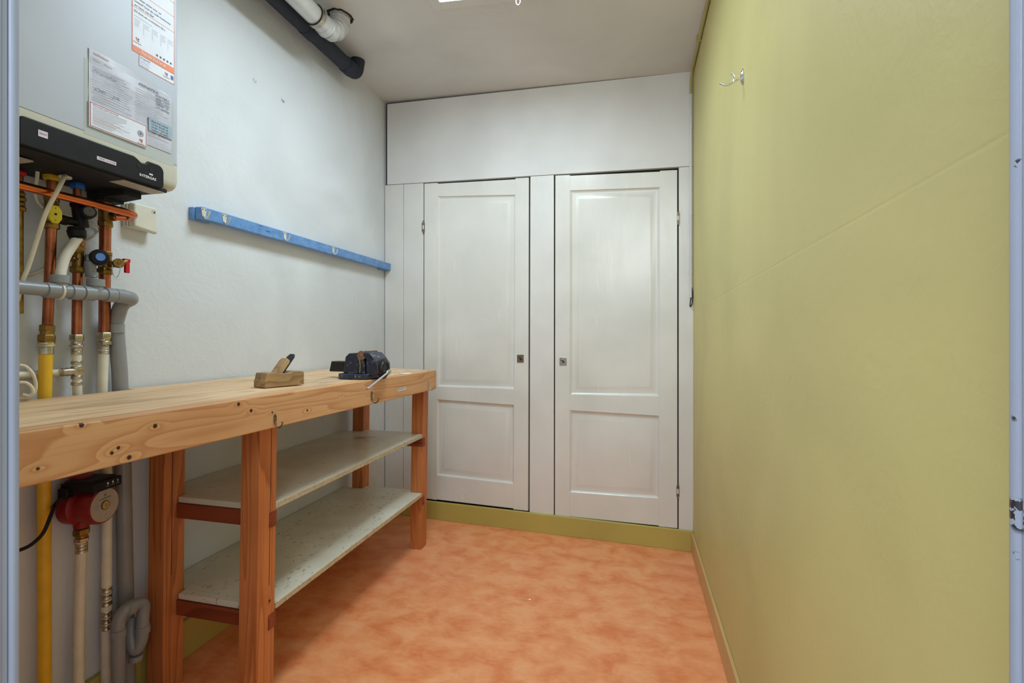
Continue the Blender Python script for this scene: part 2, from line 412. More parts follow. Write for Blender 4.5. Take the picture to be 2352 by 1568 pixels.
# skylight
sky = empty('window_1', ((SX0 + SX1) / 2, (SY0 + SY1) / 2, zc((SX0 + SX1) / 2)), kind='structure')
bm = nb(); wd = 0.048
def tslab(x0, x1, y0, y1):
    P = [(x0, y0, zc(x0) - .007), (x1, y0, zc(x1) - .007), (x1, y1, zc(x1) - .007), (x0, y1, zc(x0) - .007)]
    hexa(bm, P + [(a, b, c + .009) for a, b, c in P])
tslab(SX0 - wd, SX0, SY0 - wd, SY1 + wd); tslab(SX1, SX1 + wd, SY0 - wd, SY1 + wd); tslab(SX0, SX1, SY0 - wd, SY0); tslab(SX0, SX1, SY1, SY1 + wd)
obj('window_frame', bm, 'ceiling', sky, bevel=0.0015)
bm = nb(); zp = .035
quad(bm, [(SX0, SY0, zc(SX0) + zp), (SX0, SY1, zc(SX0) + zp), (SX1, SY1, zc(SX1) + zp), (SX1, SY0, zc(SX1) + zp)])
obj('pane', bm, 'emit', sky, smooth=False)
# front wall round the doorway
JL, JR = -0.712, 0.262
bm = nb()
box(bm, WLX, JL - 0.03, 0.24, FY - 0.012, 0, zc(JL - .03)); box(bm, JR + .03, WRX, 0.24, FY - 0.012, 0, 2.45)
struct('wall_front', bm, 'front_wall', smooth=False)
def jamb(name, xf, sgn):
    bm = nb()
    box(bm, min(xf, xf + sgn * .03), max(xf, xf + sgn * .03), 0.26, FY - .012, 0, 2.44)
    # moulded beads along the room side edge
    for y, r in ((FY - 0.006, .006), (FY - .021, .004), (FY - .030, .003)):
        cyl(bm, (xf + sgn * (r * .6), y, 0), (xf + sgn * (r * .6), y, 2.44), r, seg=12)
    return struct(name, bm, 'jamb' if sgn < 0 else 'jamb_chipped', bevel=0.001)
jl = jamb('trim_1', JL, -1); jr = jamb('trim_2', JR, 1)

# ------------------------------------------------------------------ back wall with the built in cupboard
def wslab(bm, q, f=0.0, b=-0.022, mi=0):
    hexa(bm, [atW(x, y, f) for x, y in q] + [atW(x, y, f) - WN * (b - f) * 1 for x, y in q], mi)
def rise(x, top): pass
bm = nb()
hy = lambda x: 424 + (381 - 424) * (x - 890) / 700.0
ck = lambda x: 239 + (163 - 239) * (x - 889) / 707.0
wslab(bm, [(889, ck(889)), (1597, ck(1597)), (1597, hy(1597)), (889, hy(889))], .003)
struct('wall_back', bm, 'header', bevel=0.0012)
tl = {'l': 974, 'r': 1216}
bm = nb(); bot = lambda x: 1145 + (1215 - 1145) * (x - 972) / 585.0
wslab(bm, [(884, hy(884) + 1), (926, hy(926) + 1), (926, bot(926) + 2), (884, bot(884) + 2)], .0)
wslab(bm, [(927, hy(927) + 1), (972, hy(972) + 1), (971, bot(971) + 2), (926.5, bot(926.5) + 2)], .001)
struct('trim_3', bm, 'boards', bevel=0.002)
bm = nb(); wslab(bm, [(1218, hy(1218) + 1), (1272, hy(1272) + 1), (1272, bot(1272) + 3), (1216, bot(1216) + 2)], .001); struct('trim_4', bm, 'boards', bevel=0.002)
bm = nb(); wslab(bm, [(1559, hy(1559) + 1), (1596, hy(1596) + 1), (1592.5, bot(1592.5) + 2), (1558.5, bot(1558.5) + 2)], .0); struct('trim_5', bm, 'boards', bevel=0.002)
# solid dark slab standing in for the cupboard's inner shade behind the gaps
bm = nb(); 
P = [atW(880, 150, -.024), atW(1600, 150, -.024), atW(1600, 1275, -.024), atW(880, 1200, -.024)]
hexa(bm, P + [p + WN * .05 for p in P]); struct('cupboard_shade_slab', bm, 'dark', smooth=False)

def lerpq(q, s, t):
    a = q[0] + (q[1] - q[0]) * s; b = q[3] + (q[2] - q[3]) * s; return a + (b - a) * t
def door(name, Q, xl, xr, P1, P2, hinges, lock, lockmat):
    root = empty(name, (atW(*Q[3]) + atW(*Q[2])) / 2, kind='structure')
    ty = lambda x: Q[0][1] + (Q[1][1] - Q[0][1]) * (x - Q[0][0]) / (Q[1][0] - Q[0][0])
    by = lambda x: Q[3][1] + (Q[2][1] - Q[3][1]) * (x - Q[3][0]) / (Q[2][0] - Q[3][0])
    bm = nb()
    wslab(bm, [Q[0], (xl, ty(xl)), (P2[3][0], by(xl)), Q[3]], .001)
    wslab(bm, [(xr, ty(xr)), Q[1], Q[2], (P2[2][0], by(xr))], .0012)
    ex = lambda q, d: (q[0] + d, q[1])
    e = .6
    wslab(bm, [(xl - 3, ty(xl) + 2), (xr + 3, ty(xr) + 2), ex(P1[1], 3), ex(P1[0], -3)], .0)
    wslab(bm, [ex(P1[3], -3), ex(P1[2], 3), ex(P2[1], 3), ex(P2[0], -3)], .0)
    wslab(bm, [ex(P2[3], -3), ex(P2[2], 3), (xr + 3, by(xr) - 1.2), (xl - 3, by(xl) - 1.2)], .0)
    obj('door_frame', bm, 'door', root, bevel=0.0011)
    for P in (P1, P2):
        c = [atW(x, y) for x, y in P]; ux = (c[1] - c[0]).normalized(); bm = nb(); rings = []
        for ins, off in ((-.004, -.003), (0.0, -.003), (.009, -.012), (.013, -.0125), (.042, -.004), (.050, -.0035)):
            cc = [c[0] + ux * ins - Vector((0, 0, ins)), c[1] - ux * ins - Vector((0, 0, ins)), c[2] - ux * ins + Vector((0, 0, ins)), c[3] + ux * ins + Vector((0, 0, ins))]
            rings.append([bm.verts.new(p - WN * off) for p in cc])
        for a, b in zip(rings, rings[1:]):
            for i in range(4): bm.faces.new([a[i], a[(i + 1) % 4], b[(i + 1) % 4], b[i]])
        bm.faces.new(rings[-1])
        obj('panel', bm, 'door', root, bevel=0.0008)
    for x, y0, y1 in hinges:
        bm = nb(); a = atW(x, y0, .004); b = atW(x, y1, .004); d = b - a
        cyl(bm, a, a + d * .30, .0042, mi=0, seg=12); cyl(bm, a + d * .32, a + d * .66, .0052, mi=1, seg=12); cyl(bm, a + d * .68, b, .0042, mi=0, seg=12)
        lathe(bm, a - d.normalized() * .004, d, [(0, .001), (.002, .0045), (.004, .003)], 10)
        wslab(bm, [(x - 3.5, y0 + 4), (x + 3.5, y0 + 4), (x + 3.5, y1 - 4), (x - 3.5, y1 - 4)], .0022, .0, 0)
        obj('hinge', bm, ['darksteel', 'conduit_w'], root)
    x0, y0, x1, y1 = lock
    bm = nb(); wslab(bm, [(x0, y0), (x1, y0), (x1, y1), (x0, y1)], .005, .0)
    pl = obj('lock_plate', bm, lockmat, root, bevel=.0006, label='square metal lock plate')
    bm = nb(); cx, cy = (x0 + x1) / 2, (y0 + y1) / 2
    c0 = atW(cx, cy - 1.5, .0052); cyl(bm, c0, c0 - WN * .0008, .0035, seg=12, mi=0)
    wslab(bm, [(cx - .8, cy), (cx + .8, cy), (cx + 1.2, cy + 4.5), (cx - 1.2, cy + 4.5)], .0058, .005)
    wslab(bm, [(cx - 5.5, cy - 2.2), (cx - 5.0, cy - 3.5), (cx + 5.5, cy + 1.8), (cx + 5.2, cy + 3.2)], .0062, .005)
    for sx in (-1, 1):
        for sy in (-1, 1):
            c0 = atW(cx + sx * 6, cy + sy * 6, .005); cyl(bm, c0, c0 - WN * .0012, .0013, seg=8)
    o = obj('keyhole', bm, 'blackmatte', None); o.parent = pl
    return root
door('door_1', [(975, 421.5), (1214.5, 407.5), (1213, 1173), (973.5, 1144)], 1005, 1184,
     [(1006, 451), (1183, 447), (1181, 893), (1005, 887)], [(1004, 917), (1180, 930), (1179, 1111), (1003, 1091)],
     [(972, 508, 536)], (1187.5, 814.5, 1202.5, 832), 'darksteel')
door('door_2', [(1275.5, 403), (1555.5, 390), (1556, 1213), (1274.5, 1183)], 1309, 1516,
     [(1310, 437.5), (1515, 430), (1514, 910), (1310, 905.5)], [(1310, 942), (1514, 955), (1513, 1145), (1309, 1130)],
     [(1558, 486, 516), (1557, 1112, 1144)], (1285, 821, 1301, 838.5), 'steel')

# ------------------------------------------------------------------ skirting
bm = nb()
a0 = Vector((WLX, wallY(WLX), 0)); a1 = Vector((WRX, wallY(WRX), 0)); up = Vector((0, 0, .104)); n = -WN * .015
hexa(bm, [a0 + n, a1 + n, a1, a0, a0 + n + up, a1 + n + up, a1 + up + Vector((0, 0, .002)), a0 + up + Vector((0, 0, .002))])
struct('baseboard_back', bm, 'skirt', bevel=.002)
bm = nb(); box(bm, WLX, WLX + .022, FY, wallY(WLX) - .012, 0, .125); struct('baseboard_left', bm, 'skirt', bevel=.002)
bm = nb(); box(bm, WRX - .011, WRX, FY, wallY(WRX) - .014, 0, .098); struct('baseboard_right', bm, 'skirt_right', bevel=.002)

# ------------------------------------------------------------------ workbench
bench = empty('workbench', (-1.22, 1.4, 0), 'long wooden workbench with two white shelves against the left wall', 'workbench')
TFL, TFR = Vector((-0.985, 0.46, 0.942)), Vector((-0.998, 2.372, 0.9236))
TBR = Vector((-1.492, 2.40, 0.935))
kn = []
for x, y, r in ((185, 976, .006), (270, 1028, .005), (255, 1040, .005), (355, 978, .006), (577, 943, .006), (707, 942, .005), (626, 947, .004), (84, 1076, .005), (787, 909, .004), (849, 906, .005), (918, 881, .003), (295, 1050, .006), (548, 928, .006), (968, 860, .003)):
    kn.append((atX(x, y, -0.989), r))
M['apron'] = wood('planed_pine_board', (218, 170, 120), (180, 116, 70), 1, 15, 7.5, kn, 0.5, 1.0)
M['top'] = wood('used_pine_worktop', (234, 199, 157), (188, 144, 102), 1, 10, 7.0, [(atZ(760, 870, .935), .006)], 0.55, 2.0, 0.55,
                lines=[(0, -1.034, .0012), (0, -1.19, .0008), (0, -1.33, .0008)])
bm = nb(); th = Vector((0, 0, -.045)); so = Vector((-.046, 0, 0))
# worktop outline with the cut out behind which the pipes rise
pts = [TFL + so, TFR + so, TBR, Vector((-1.492, 1.14, .942)), Vector((-1.445, 1.135, .943)), Vector((-1.44, 0.46, .944))]
a = [bm.verts.new(p) for p in pts]; b = [bm.verts.new(p + th) for p in pts]
bm.faces.new(a); bm.faces.new(b[::-1])
for i in range(len(a)): bm.faces.new([a[i], b[i], b[(i + 1) % len(a)], a[(i + 1) % len(a)]])
obj('worktop', bm, 'top', bench, bevel=.002)
c_ = atZ(931, 854.5, .9335); bm = nb(); n_ = 20; zt_ = lambda x, y: TFL.z + (TFR.z - TFL.z) * (y - .46) / 1.912 + ((.944 - .009 * (y - .46) / 1.94) - (TFL.z + (TFR.z - TFL.z) * (y - .46) / 1.912)) * ((-1.0 - x) / .49)
ol = [(c_.x + .030 * math.cos(2 * math.pi * i / n_), c_.y + .030 * math.sin(2 * math.pi * i / n_)) for i in range(n_)]
prism(bm, [(x, y, zt_(x, y) + .0002) for x, y in ol], (0, 0, .0012)); obj('round_pad', bm, 'paper', bench, label='round white pad near the far end of the worktop')
bm = nb(); h = Vector((0, 0, -.0995)); hl_ = Vector((0, 0, -.093))
hexa(bm, [TFL + hl_ + so, TFL + hl_, TFR + h, TFR + h + so, TFL + so, TFL, TFR, TFR + so])
obj('front_board', bm, ['apron'], bench, bevel=.003)
# legs lean very slightly
M['leg'] = wood('oiled_pine_leg', (206, 128, 72), (146, 76, 38), 2, 8, 15.0, [(atX(585, 1348, -1.075), .010), (atX(621, 1380, -1.045), .006), (atX(965, 980, -1.09), .007), (atY(650, 1005, 1.172), .005)], 0.5, 4.0)
M['rail'] = wood('dark_stained_rail', (148, 72, 40), (98, 40, 24), 0, 7, 9.0, [], 0.5, 6.0)
def leg(x0, x1, y0, y1, zt, lx=.012, ly=.004, groove=None):
    bm = nb(); P = [(x0, y0, 0), (x1, y0, 0), (x1, y1, 0), (x0, y1, 0)]
    hexa(bm, P + [(a + lx, b + ly, zt) for a, b, c in P])
    if groove:
        gx = x1 + .0008
        for y in groove: hexa(bm, [(gx - .002 + lx * .4, y, .36), (gx + lx * .4, y, .36), (gx + lx * .4, y + .002, .36), (gx - .002 + lx * .4, y + .002, .36), (gx - .002 + lx, y + ly, zt), (gx + lx, y + ly, zt), (gx + lx, y + ly + .002, zt), (gx - .002 + lx, y + ly + .002, zt)], 1)
    return obj('leg', bm, ['leg', 'dark'], bench, bevel=.002)
leg(-1.115, -1.052, 1.172, 1.242, .89, groove=[1.218])
leg(-1.117, -1.054, 2.303, 2.368, .875)
leg(-1.450, -1.390, 1.172, 1.242, .89, lx=.006, groove=[1.198])
leg(-1.458, -1.395, 2.303, 2.368, .875, lx=.008)
for zt in (.577, .272):
    bm = nb(); box(bm, -1.44, -1.0505 + zt * .0135, 1.2165, 1.2462, zt - .046, zt); obj('rail', bm, ['rail'], bench, bevel=.001)
    bm = nb(); box(bm, -1.44, -1.0525 + zt * .0135, 2.305, 2.335, zt - .046, zt); obj('rail', bm, ['rail'], bench, bevel=.001)
bm = nb(); box(bm, -1.47, -1.42, 1.25, 2.29, .845, .892); obj('rail', bm, ['leg'], bench, bevel=.001)
def shelf(z, mt, xf, xb):
    bm = nb(); t = .019
    out = [(xf, 1.2475), (xf, 2.303), (-1.10, 2.303), (-1.10, 2.345), (-1.392, 2.345), (-1.392, 2.30), (xb, 2.30), (xb, 1.2475)]
    a = [bm.verts.new((x, y, z)) for x, y in out]; b = [bm.verts.new((x, y, z - t)) for x, y in out]
    bm.faces.new(a).material_index = 0; bm.faces.new(b[::-1]).material_index = 0
    for i in range(len(a)): bm.faces.new([a[i], b[i], b[(i + 1) % 8], a[(i + 1) % 8]]).material_index = 1
    # end tongue between the legs resting on the rail
    box(bm, -1.385, -1.118, 1.221, 1.2475, z - t, z)
    return obj('shelf', bm, [mt, 'chip'], bench, bevel=.0015)
shelf(.597, 'shelf_top', -1.046, -1.50); shelf(.293, 'shelf_low', -1.048, -1.50)
# small steel hooks screwed to the front board
def jhook(name, parent, loc, s=1.0, mat='darksteel', rot=0.0, plate='oval'):
    """wall hook: plate on local -X side, hook curls out to +X"""
    bm = nb()
    if plate == 'oval':
        pr_ = [(0, .016 * math.sin(t) + (.006 * math.cos(t) if False else 0), 0) for t in (0,)]
        ol = []
        for i in range(20):
            t = 2 * math.pi * i / 20; w = .0055 * (1.0 + .25 * math.sin(t))
            ol.append((0, w * math.cos(t), .015 * math.sin(t)))
        prism(bm, ol, (.0022, 0, 0))
        path = [(.0015, 0, -.004), (.003, 0, -.014), (.009, 0, -.0235), (.018, 0, -.024), (.0255, 0, -.016), (.027, 0, -.007)]
        tube(bm, smoothpath(path, 6), .0024, 10)
        lathe(bm, (.027, 0, -.007), (0, 0, 1), [(-.003, .001), (-.001, .003), (.001, .003), (.003, .001)], 10)
        sc_ = [(0, .008), (0, -.004)]
    else:
        prism(bm, [(0, -.012, .018), (0, .012, .018), (0, .0065, -.014), (0, -.0065, -.014)], (.002, 0, 0))
        path = [(.001, 0, -.008), (.004, 0, -.0165), (.012, 0, -.020), (.0215, 0, -.014), (.026, 0, -.001), (.0265, 0, .005)]
        tube(bm, smoothpath(path, 6), .0042, 10, flat=.6)
        sc_ = [(-.0065, .0125), (.0065, .0125)]
    for y, z in sc_:
        cyl(bm, (.002, y, z), (.0029, y, z), .0022, seg=10, mi=1)
    for v in bm.verts: v.co *= s
    o = obj(name, bm, [mat, 'dark'], parent, local=True)
    o.rotation_euler = (0, 0, rot)
    o.location = Vector(loc) - (Vector(parent.location) if parent else Vector((0, 0, 0)))
    return o
for (x, y, s, m) in ((631, 962, .95, 'darksteel'), (855, 908, 1.15, 'darksteel'), (987, 882, 1.15, 'steel')):
    p = atX(x, y, -0.99); p.x = TFL.x + (TFR.x - TFL.x) * (p.y - .46) / 1.912 + .0002; jhook('hook', bench, p, s, m)
# paper label on the front board
bm = nb(); c = [atX(x, y, -.9945) for x, y in ((914, 892.5), (933, 887.5), (933, 894), (914, 899))]
quad(bm, c, 0); ux = (c[1] - c[0]).normalized(); uz = Vector((0, 0, 1))
addtext(bm, 'towels etc.', c[3] + ux * .005 + uz * .005 + Vector((.0004, 0, 0)), ux, uz, .011, 1, (c[1] - c[0]).length - .010)
obj('paper_label', bm, ['paper', 'ink'], bench, smooth=False, label='white paper label lettered towels etc.')

# ------------------------------------------------------------------ hand plane on the bench
def topz(X, Y):  # height of the worktop surface
    zf = TFL.z + (TFR.z - TFL.z) * (Y - .46) / 1.912; zb = .944 + (.935 - .944) * (Y - .46) / 1.94
    return zf + (zb - zf) * ((-1.0 - X) / .49)
p0 = Vector((-1.132, 1.301, 0)); du = Vector((.040, .137, 0)).normalized(); dv = Vector((-du.y, du.x, 0))
p0.z = topz(-1.14, 1.36) + .001
hp = empty('hand_plane', p0 + du * .07 + dv * .032, 'small old wooden hand plane with slanted iron blade standing on workbench', 'hand plane')
L_, Wd, Hh = .142, .062, .047
bm = nb(); Z = Vector((0, 0, 1))
side = [(0, 0), (L_, 0), (L_, Hh * .94), (L_ - .012, Hh), (.10, Hh), (.088, Hh * .90), (.052, Hh * .90), (.04, Hh), (.008, Hh), (.003, Hh * .55), (0, Hh * .5)]
prism(bm, [p0 + du * a + Z * b for a, b in side], dv * Wd)
obj('body', bm, 'planewood', hp, bevel=.002)
d1 = (du * .62 + Z * .80).normalized(); nrm = (du * .80 - Z * .62).normalized()
o0 = p0 + du * .058 + dv * .031 + Z * .030
bm = nb(); wpts = [(-.020, 0), (.020, 0), (.020, .058), (.014, .068), (-.014, .068), (-.020, .058)]
prism(bm, [o0 + dv * a + d1 * b - nrm * .014 for a, b in wpts], nrm * .015)
obj('wedge', bm, 'planewedge', hp, bevel=.0015)
bm = nb(); wpts = [(-.018, -.01), (.018, -.01), (.018, .085), (.010, .096), (-.010, .096), (-.018, .085)]
prism(bm, [o0 + dv * a + d1 * b + nrm * .0012 for a, b in wpts], nrm * .005)
obj('blade', bm, 'viseblack', hp, bevel=.0008, label='dark iron blade')

# ------------------------------------------------------------------ bench vise
VX, VY = -1.06, 1.765
vz = topz(VX, VY) + .001
vs = empty('bench_vise', (VX, VY, vz), 'chipped navy bench vise with steel handle bar on front edge of workbench', 'vise')
bm = nb()   # base with lugs, fixed body
base = [(-1.145, 1.715), (-1.120, 1.690), (-1.060, 1.682), (-1.004, 1.700), (-1.000, 1.835), (-1.060, 1.852), (-1.12, 1.845), (-1.145, 1.82)]
prism(bm, [(x, y, vz) for x, y in base], (0, 0, .021))
obj('base', bm, 'vise', vs, bevel=.003)
bm = nb()
body = [(-1.128, vz + .02), (-1.028, vz + .02), (-1.030, vz + .060), (-1.045, vz + .093), (-1.062, vz + .104), (-1.102, vz + .102), (-1.118, vz + .088)]
prism(bm, [(x, 1.722, z) for x, z in body], (0, .085, 0))
cyl(bm, (-1.085, 1.765, vz + .02), (-1.085, 1.765, vz + .03), .05, .044)
obj('fixed_jaw', bm, 'vise', vs, bevel=.004)
bm = nb(); hexa(bm, [(-1.205, 1.742, vz + .026), (-1.12, 1.738, vz + .026), (-1.12, 1.79, vz + .026), (-1.205, 1.79, vz + .026), (-1.197, 1.744, vz + .066), (-1.12, 1.742, vz + .066), (-1.12, 1.788, vz + .066), (-1.197, 1.788, vz + .066)])
sl = obj('slide_bar', bm, 'viseblack', vs, bevel=.002)
bm = nb(); box(bm, -1.198, -1.10, 1.744, 1.788, vz + .0662, vz + .0682); o = obj('slide_top', bm, 'rust', vs, bevel=.0005)
bm = nb()   # moving jaw, curved over towards the room
prof = [(-1.022, vz + .012), (-.978, vz + .010), (-.966, vz + .026), (-.968, vz + .060), (-.984, vz + .084), (-1.004, vz + .104), (-1.034, vz + .108), (-1.036, vz + .090), (-1.020, vz + .080)]
prism(bm, [(x, 1.715, z) for x, z in prof], (0, .10, 0))
obj('moving_jaw', bm, 'vise', vs, bevel=.005)
bm = nb(); lathe(bm, (-.972, 1.757, vz + .040), (1, 0, 0), [(0, .041), (.008, .041), (.011, .034), (.016, .032), (.018, .024), (.014, .022), (.014, 0)], 28)
obj('screw_boss', bm, 'viseblack', vs)
bm = nb(); box(bm, -1.050, -1.036, 1.722, 1.806, vz + .092, vz + .111); box(bm, -1.034, -1.022, 1.72, 1.808, vz + .094, vz + .112)
cyl(bm, (-1.043, 1.7165, vz + .094), (-1.043, 1.724, vz + .094), .019, seg=18); obj('jaw_plate', bm, 'rust', vs, bevel=.0015)
bm = nb(); tube(bm, [(-1.052, 1.7212, vz + .024), (-1.050, 1.7212, vz + .050), (-1.052, 1.7212, vz + .072), (-1.060, 1.7212, vz + .084)], .0014, 8); obj('gold_line', bm, 'gold', vs)
ha, hb = atX(843, 892, -.925), atX(893, 852, -.955)
hb = atX(889, 856, -.952); ha = atX(845, 891, -.940)
bm = nb(); dd = (hb - ha).normalized(); cyl(bm, ha, hb, .0048, seg=14)
lathe(bm, ha, dd, [(-.006, .003), (-.003, .0062), (.002, .0065), (.006, .0048)], 14)
obj('handle_bar', bm, 'chrome', vs)
bm = nb(); lathe(bm, hb, dd, [(-.006, .006), (0, .0085), (.006, .0105), (.018, .0105), (.022, .008), (.024, 0)], 18); obj('handle_knob', bm, 'steel', vs)

# ------------------------------------------------------------------ blue rail with coat hooks
rk = empty('coat_rack', (-1.48, 2.06, 1.513), 'chipped blue painted wooden rail with four silver coat hooks on white wall', 'coat rack')
bm = nb(); hexa(bm, [(-1.486, 1.374, 1.513), (-1.458, 1.379, 1.513), (-1.458, 2.742, 1.513), (-1.486, 2.742, 1.513), (-1.486, 1.374, 1.556), (-1.458, 1.379, 1.556), (-1.458, 2.742, 1.556), (-1.486, 2.742, 1.556)])
obj('board', bm, 'blue', rk, bevel=.003, seg=3)
for y0, y1 in ((1.366, 1.435), (2.66, 2.738)):
    bm = nb(); box(bm, WLX, -1.486, y0, y1, 1.510, 1.554); obj('wall_block', bm, 'blue', rk, bevel=.002)
for x, y in ((468, 487), (515, 500), (654, 543), (765, 576)):
    p = atX(x, y, -1.458); p.z = 1.5345; p.x = -1.4578; jhook('coat_hook', rk, p, .92, 'hookmetal', plate='wedge')
for x, y, w in ((615, 531, .012), (552, 517, .002), (600, 519, .010), (870, 606, .006)):
    bm = nb(); p = atX(x, y, -1.4577); box(bm, p.x, p.x + .0004, p.y - w, p.y + w, p.z - .0009, p.z + .0009)
    obj('paint_chip', bm, 'dark', rk, smooth=False)

# ------------------------------------------------------------------ chrome hooks on the yellow wall
def wallhook(Y, z, lab):
    r = empty('wall_hook', (WRX, Y, z), lab, 'hook', 'chrome hooks on the yellow wall')
    bm = nb(); ol = [(0, .011 * math.cos(2 * math.pi * i / 24), .023 * math.sin(2 * math.pi * i / 24)) for i in range(24)]
    prism(bm, ol, (-.003, 0, 0)); prism(bm, [(-.003, y * .75, z_ * .75) for _, y, z_ in ol], (-.003, 0, 0))
    o = obj('back_plate', bm, 'chrome', r, local=True, bevel=.0012)
    bm = nb()
    tube(bm, smoothpath([(-.004, 0, -.006), (-.020, 0, -.008), (-.034, 0, -.015), (-.052, 0, -.021), (-.070, 0, -.018), (-.080, 0, -.013)], 6), .0032, 12)
    tube(bm, smoothpath([(-.034, 0, -.014), (-.032, 0, -.002), (-.034, 0, .008), (-.040, 0, .014)], 6), .0028, 12)
    lathe(bm, (-.080, 0, -.013), (-1, 0, .4), [(-.004, .002), (-.001, .0046), (.002, .0046), (.004, .001)], 12)
    lathe(bm, (-.040, 0, .014), (-.4, 0, 1), [(-.004, .002), (-.001, .0042), (.002, .0042), (.004, .001)], 12)
    o_ = obj('hook', bm, 'chrome', r, local=True); o_.scale = (.74, 1, .9)
    return r
p = atX(1706, 176, WRX - .001)
wallhook(p.y, p.z, 'silver chrome double hook high on the yellow wall near the cupboard')
wallhook(1.06, p.z + .015, 'chrome hook on the yellow wall nearest the doorway, only its shadow showing')

# ------------------------------------------------------------------ conduits in the far right corner
ya, yb = wallY(WRX), .45
cr = .0075
cd = empty('conduit', (WRX - .01, 2.5, 2.4), 'thin olive painted conduit along ceiling edge of the yellow wall', 'conduit')
bm = nb(); pa = [(WRX - .009, .45, zc(WRX) - .012), (WRX - .009, ya - .04, zc(WRX) - .014), (WRX - .012, ya - .016, zc(WRX) - .05), (WRX - .012, ya - .013, zc(WRX) - .12)]
tube(bm, fillet(pa, .04), cr, 12); obj('pipe', bm, 'conduit_y', cd)
for yy in (1.35, 1.95, 2.32):
    bm = nb(); box(bm, WRX - .022, WRX, yy - .006, yy + .006, zc(WRX) - .024, zc(WRX) - .001); obj('clip', bm, 'conduit_y', cd, bevel=.002)
wt = atW(1594, 205, .012); wb = atW(1592, 680, .012)
cw = empty('conduit', (wt.x, wt.y, wb.z), 'thin white conduit running down the far corner beside the cupboard', 'conduit')
bm = nb(); X_ = WRX - .012; Yc = ya - .012; tube(bm, [(X_, Yc, zc(WRX) - .12), (X_, Yc, 1.30)], .0072, 12)
tube(bm, [(X_, Yc, 1.42), (X_, Yc, 1.44)], .0085, 12); tube(bm, [(X_, Yc, 1.72), (X_, Yc, 1.74)], .0085, 12); tube(bm, [(X_, Yc, 2.16), (X_, Yc, 2.18)], .0085, 12)
obj('pipe', bm, 'conduit_w', cw)
bm = nb(); tube(bm, smoothpath([(X_ + .004, Yc, 1.36), (X_ + .007, Yc - .008, 1.32), (X_ + .005, Yc - .006, 1.27), (X_ - .004, Yc, 1.255), (X_, Yc, 1.30)], 6), .0025, 8)
obj('cable_end', bm, 'blackmatte', cw, label='short black cable end')

# ------------------------------------------------------------------ ceiling hook, bent nail
bm = nb(); q = Vector((-.452, 1.93, zc(-.452)))
tube(bm, smoothpath([q + Vector((-.008, 0, -.006)), q + Vector((-.008, 0, -.028)), q + Vector((-.004, 0, -.042)), q + Vector((.004, 0, -.043)), q + Vector((.009, 0, -.034)), q + Vector((.009, 0, -.024))], 5), .002, 10)
lathe(bm, q + Vector((-.008, 0, 0)), (0, 0, -1), [(0, .006), (.006, .005), (.0065, .002)], 12)
tag(obj('ceiling_hook', bm, 'chrome'), 'small steel screw hook hanging from the ceiling beside the skylight', 'hook')
n0 = atZ(1206, 1372, .002); n1 = atZ(1207, 1377, .002); n2 = atZ(1219, 1377, .002)
bm = nb(); tube(bm, [n0 + Vector((0, 0, .003)), n1 + Vector((0, 0, .0005)), n2 + Vector((0, 0, .0005))], .0016, 8)
tag(obj('bent_nail', bm, 'chrome'), 'tiny bent steel nail lying in the middle of the orange floor', 'nail')

# ------------------------------------------------------------------ flue and insulated pipe under the ceiling
fl = empty('flue_pipe', (-1.30, 1.6, 2.45), 'pale aluminium flue pipe turning up into a ceiling hole', 'flue pipe')
FZ = 2.457; FX = -1.300
bm = nb(); tube(bm, fillet([(-1.335, .9, 2.262), (-1.335, .9, FZ), (FX, 1.10, FZ), (FX, 1.86, FZ)], .09, 8), .040, 28)
obj('pipe', bm, 'flue', fl)
bm = nb(); arc = []
for i in range(5):
    t = i / 4 * math.pi / 2; arc.append(Vector((FX + .012 * i / 4, 1.86 + .085 * math.sin(t), FZ + .085 * (1 - math.cos(t)))))
arc = [Vector((FX, 1.83, FZ))] + arc + [arc[-1] + Vector((0, 0, .045))]
for a_, b_ in zip(arc, arc[1:]):
    tube(bm, [a_, b_], .0425, 28)
for a_ in arc[1:-1]: lathe(bm, a_ - Vector((0, .002, 0)), Vector((0, 1, 0)) if a_ is arc[1] else (arc[arc.index(a_) + 1] - arc[arc.index(a_) - 1]), [(-.003, .0425), (-.001, .0445), (.001, .0445), (.003, .0425)], 28)
obj('elbow', bm, 'flue', fl)
bm = nb(); yk = atX(725, 45, FX).y
lathe(bm, (FX, yk, FZ), (0, 1, 0), [(-.012, .040), (-.012, .0450), (.012, .0450), (.012, .040)], 28); lathe(bm, (FX, yk - .016, FZ), (0, 1, 0), [(0, .040), (0, .0458), (.003, .0458), (.003, .040)], 28, 1); 
obox(bm, (FX + .042, yk, FZ + .012), Vector((1, 0, 0)), Vector((0, 1, 0)), Z, .02, .014, .004); cyl(bm, (FX + .046, yk, FZ + .0), (FX + .046, yk, FZ + .026), .003, seg=10)
cyl(bm, (FX + .0, yk, FZ + .04), (FX + .0, 1.66, zc(FX)), .004, seg=10)
obj('clamp', bm, ['nickel', 'dark'], fl)
bm = nb(); cc = Vector((FX + .012, 1.945, zc(FX + .012))); ol = []
for i in range(26):
    t = 2 * math.pi * i / 26; rr = .058 + random.uniform(-.003, .004); ol.append((rr * math.cos(t), rr * math.sin(t)))
a_ = [bm.verts.new((cc.x + x, cc.y + y, zc(cc.x + x) - .0015)) for x, y in ol]; b_ = [bm.verts.new((cc.x + x * .78, cc.y + y * .78, zc(cc.x + x * .78) - .0012)) for x, y in ol]
for i in range(26): bm.faces.new([a_[i], a_[(i + 1) % 26], b_[(i + 1) % 26], b_[i]])
obj('hole_rim', bm, 'dark', fl, smooth=False)
ip = empty('insulated_pipe', (-1.415, 1.6, 2.47), 'black foam insulated pipe running under the ceiling along the white wall', 'pipe')
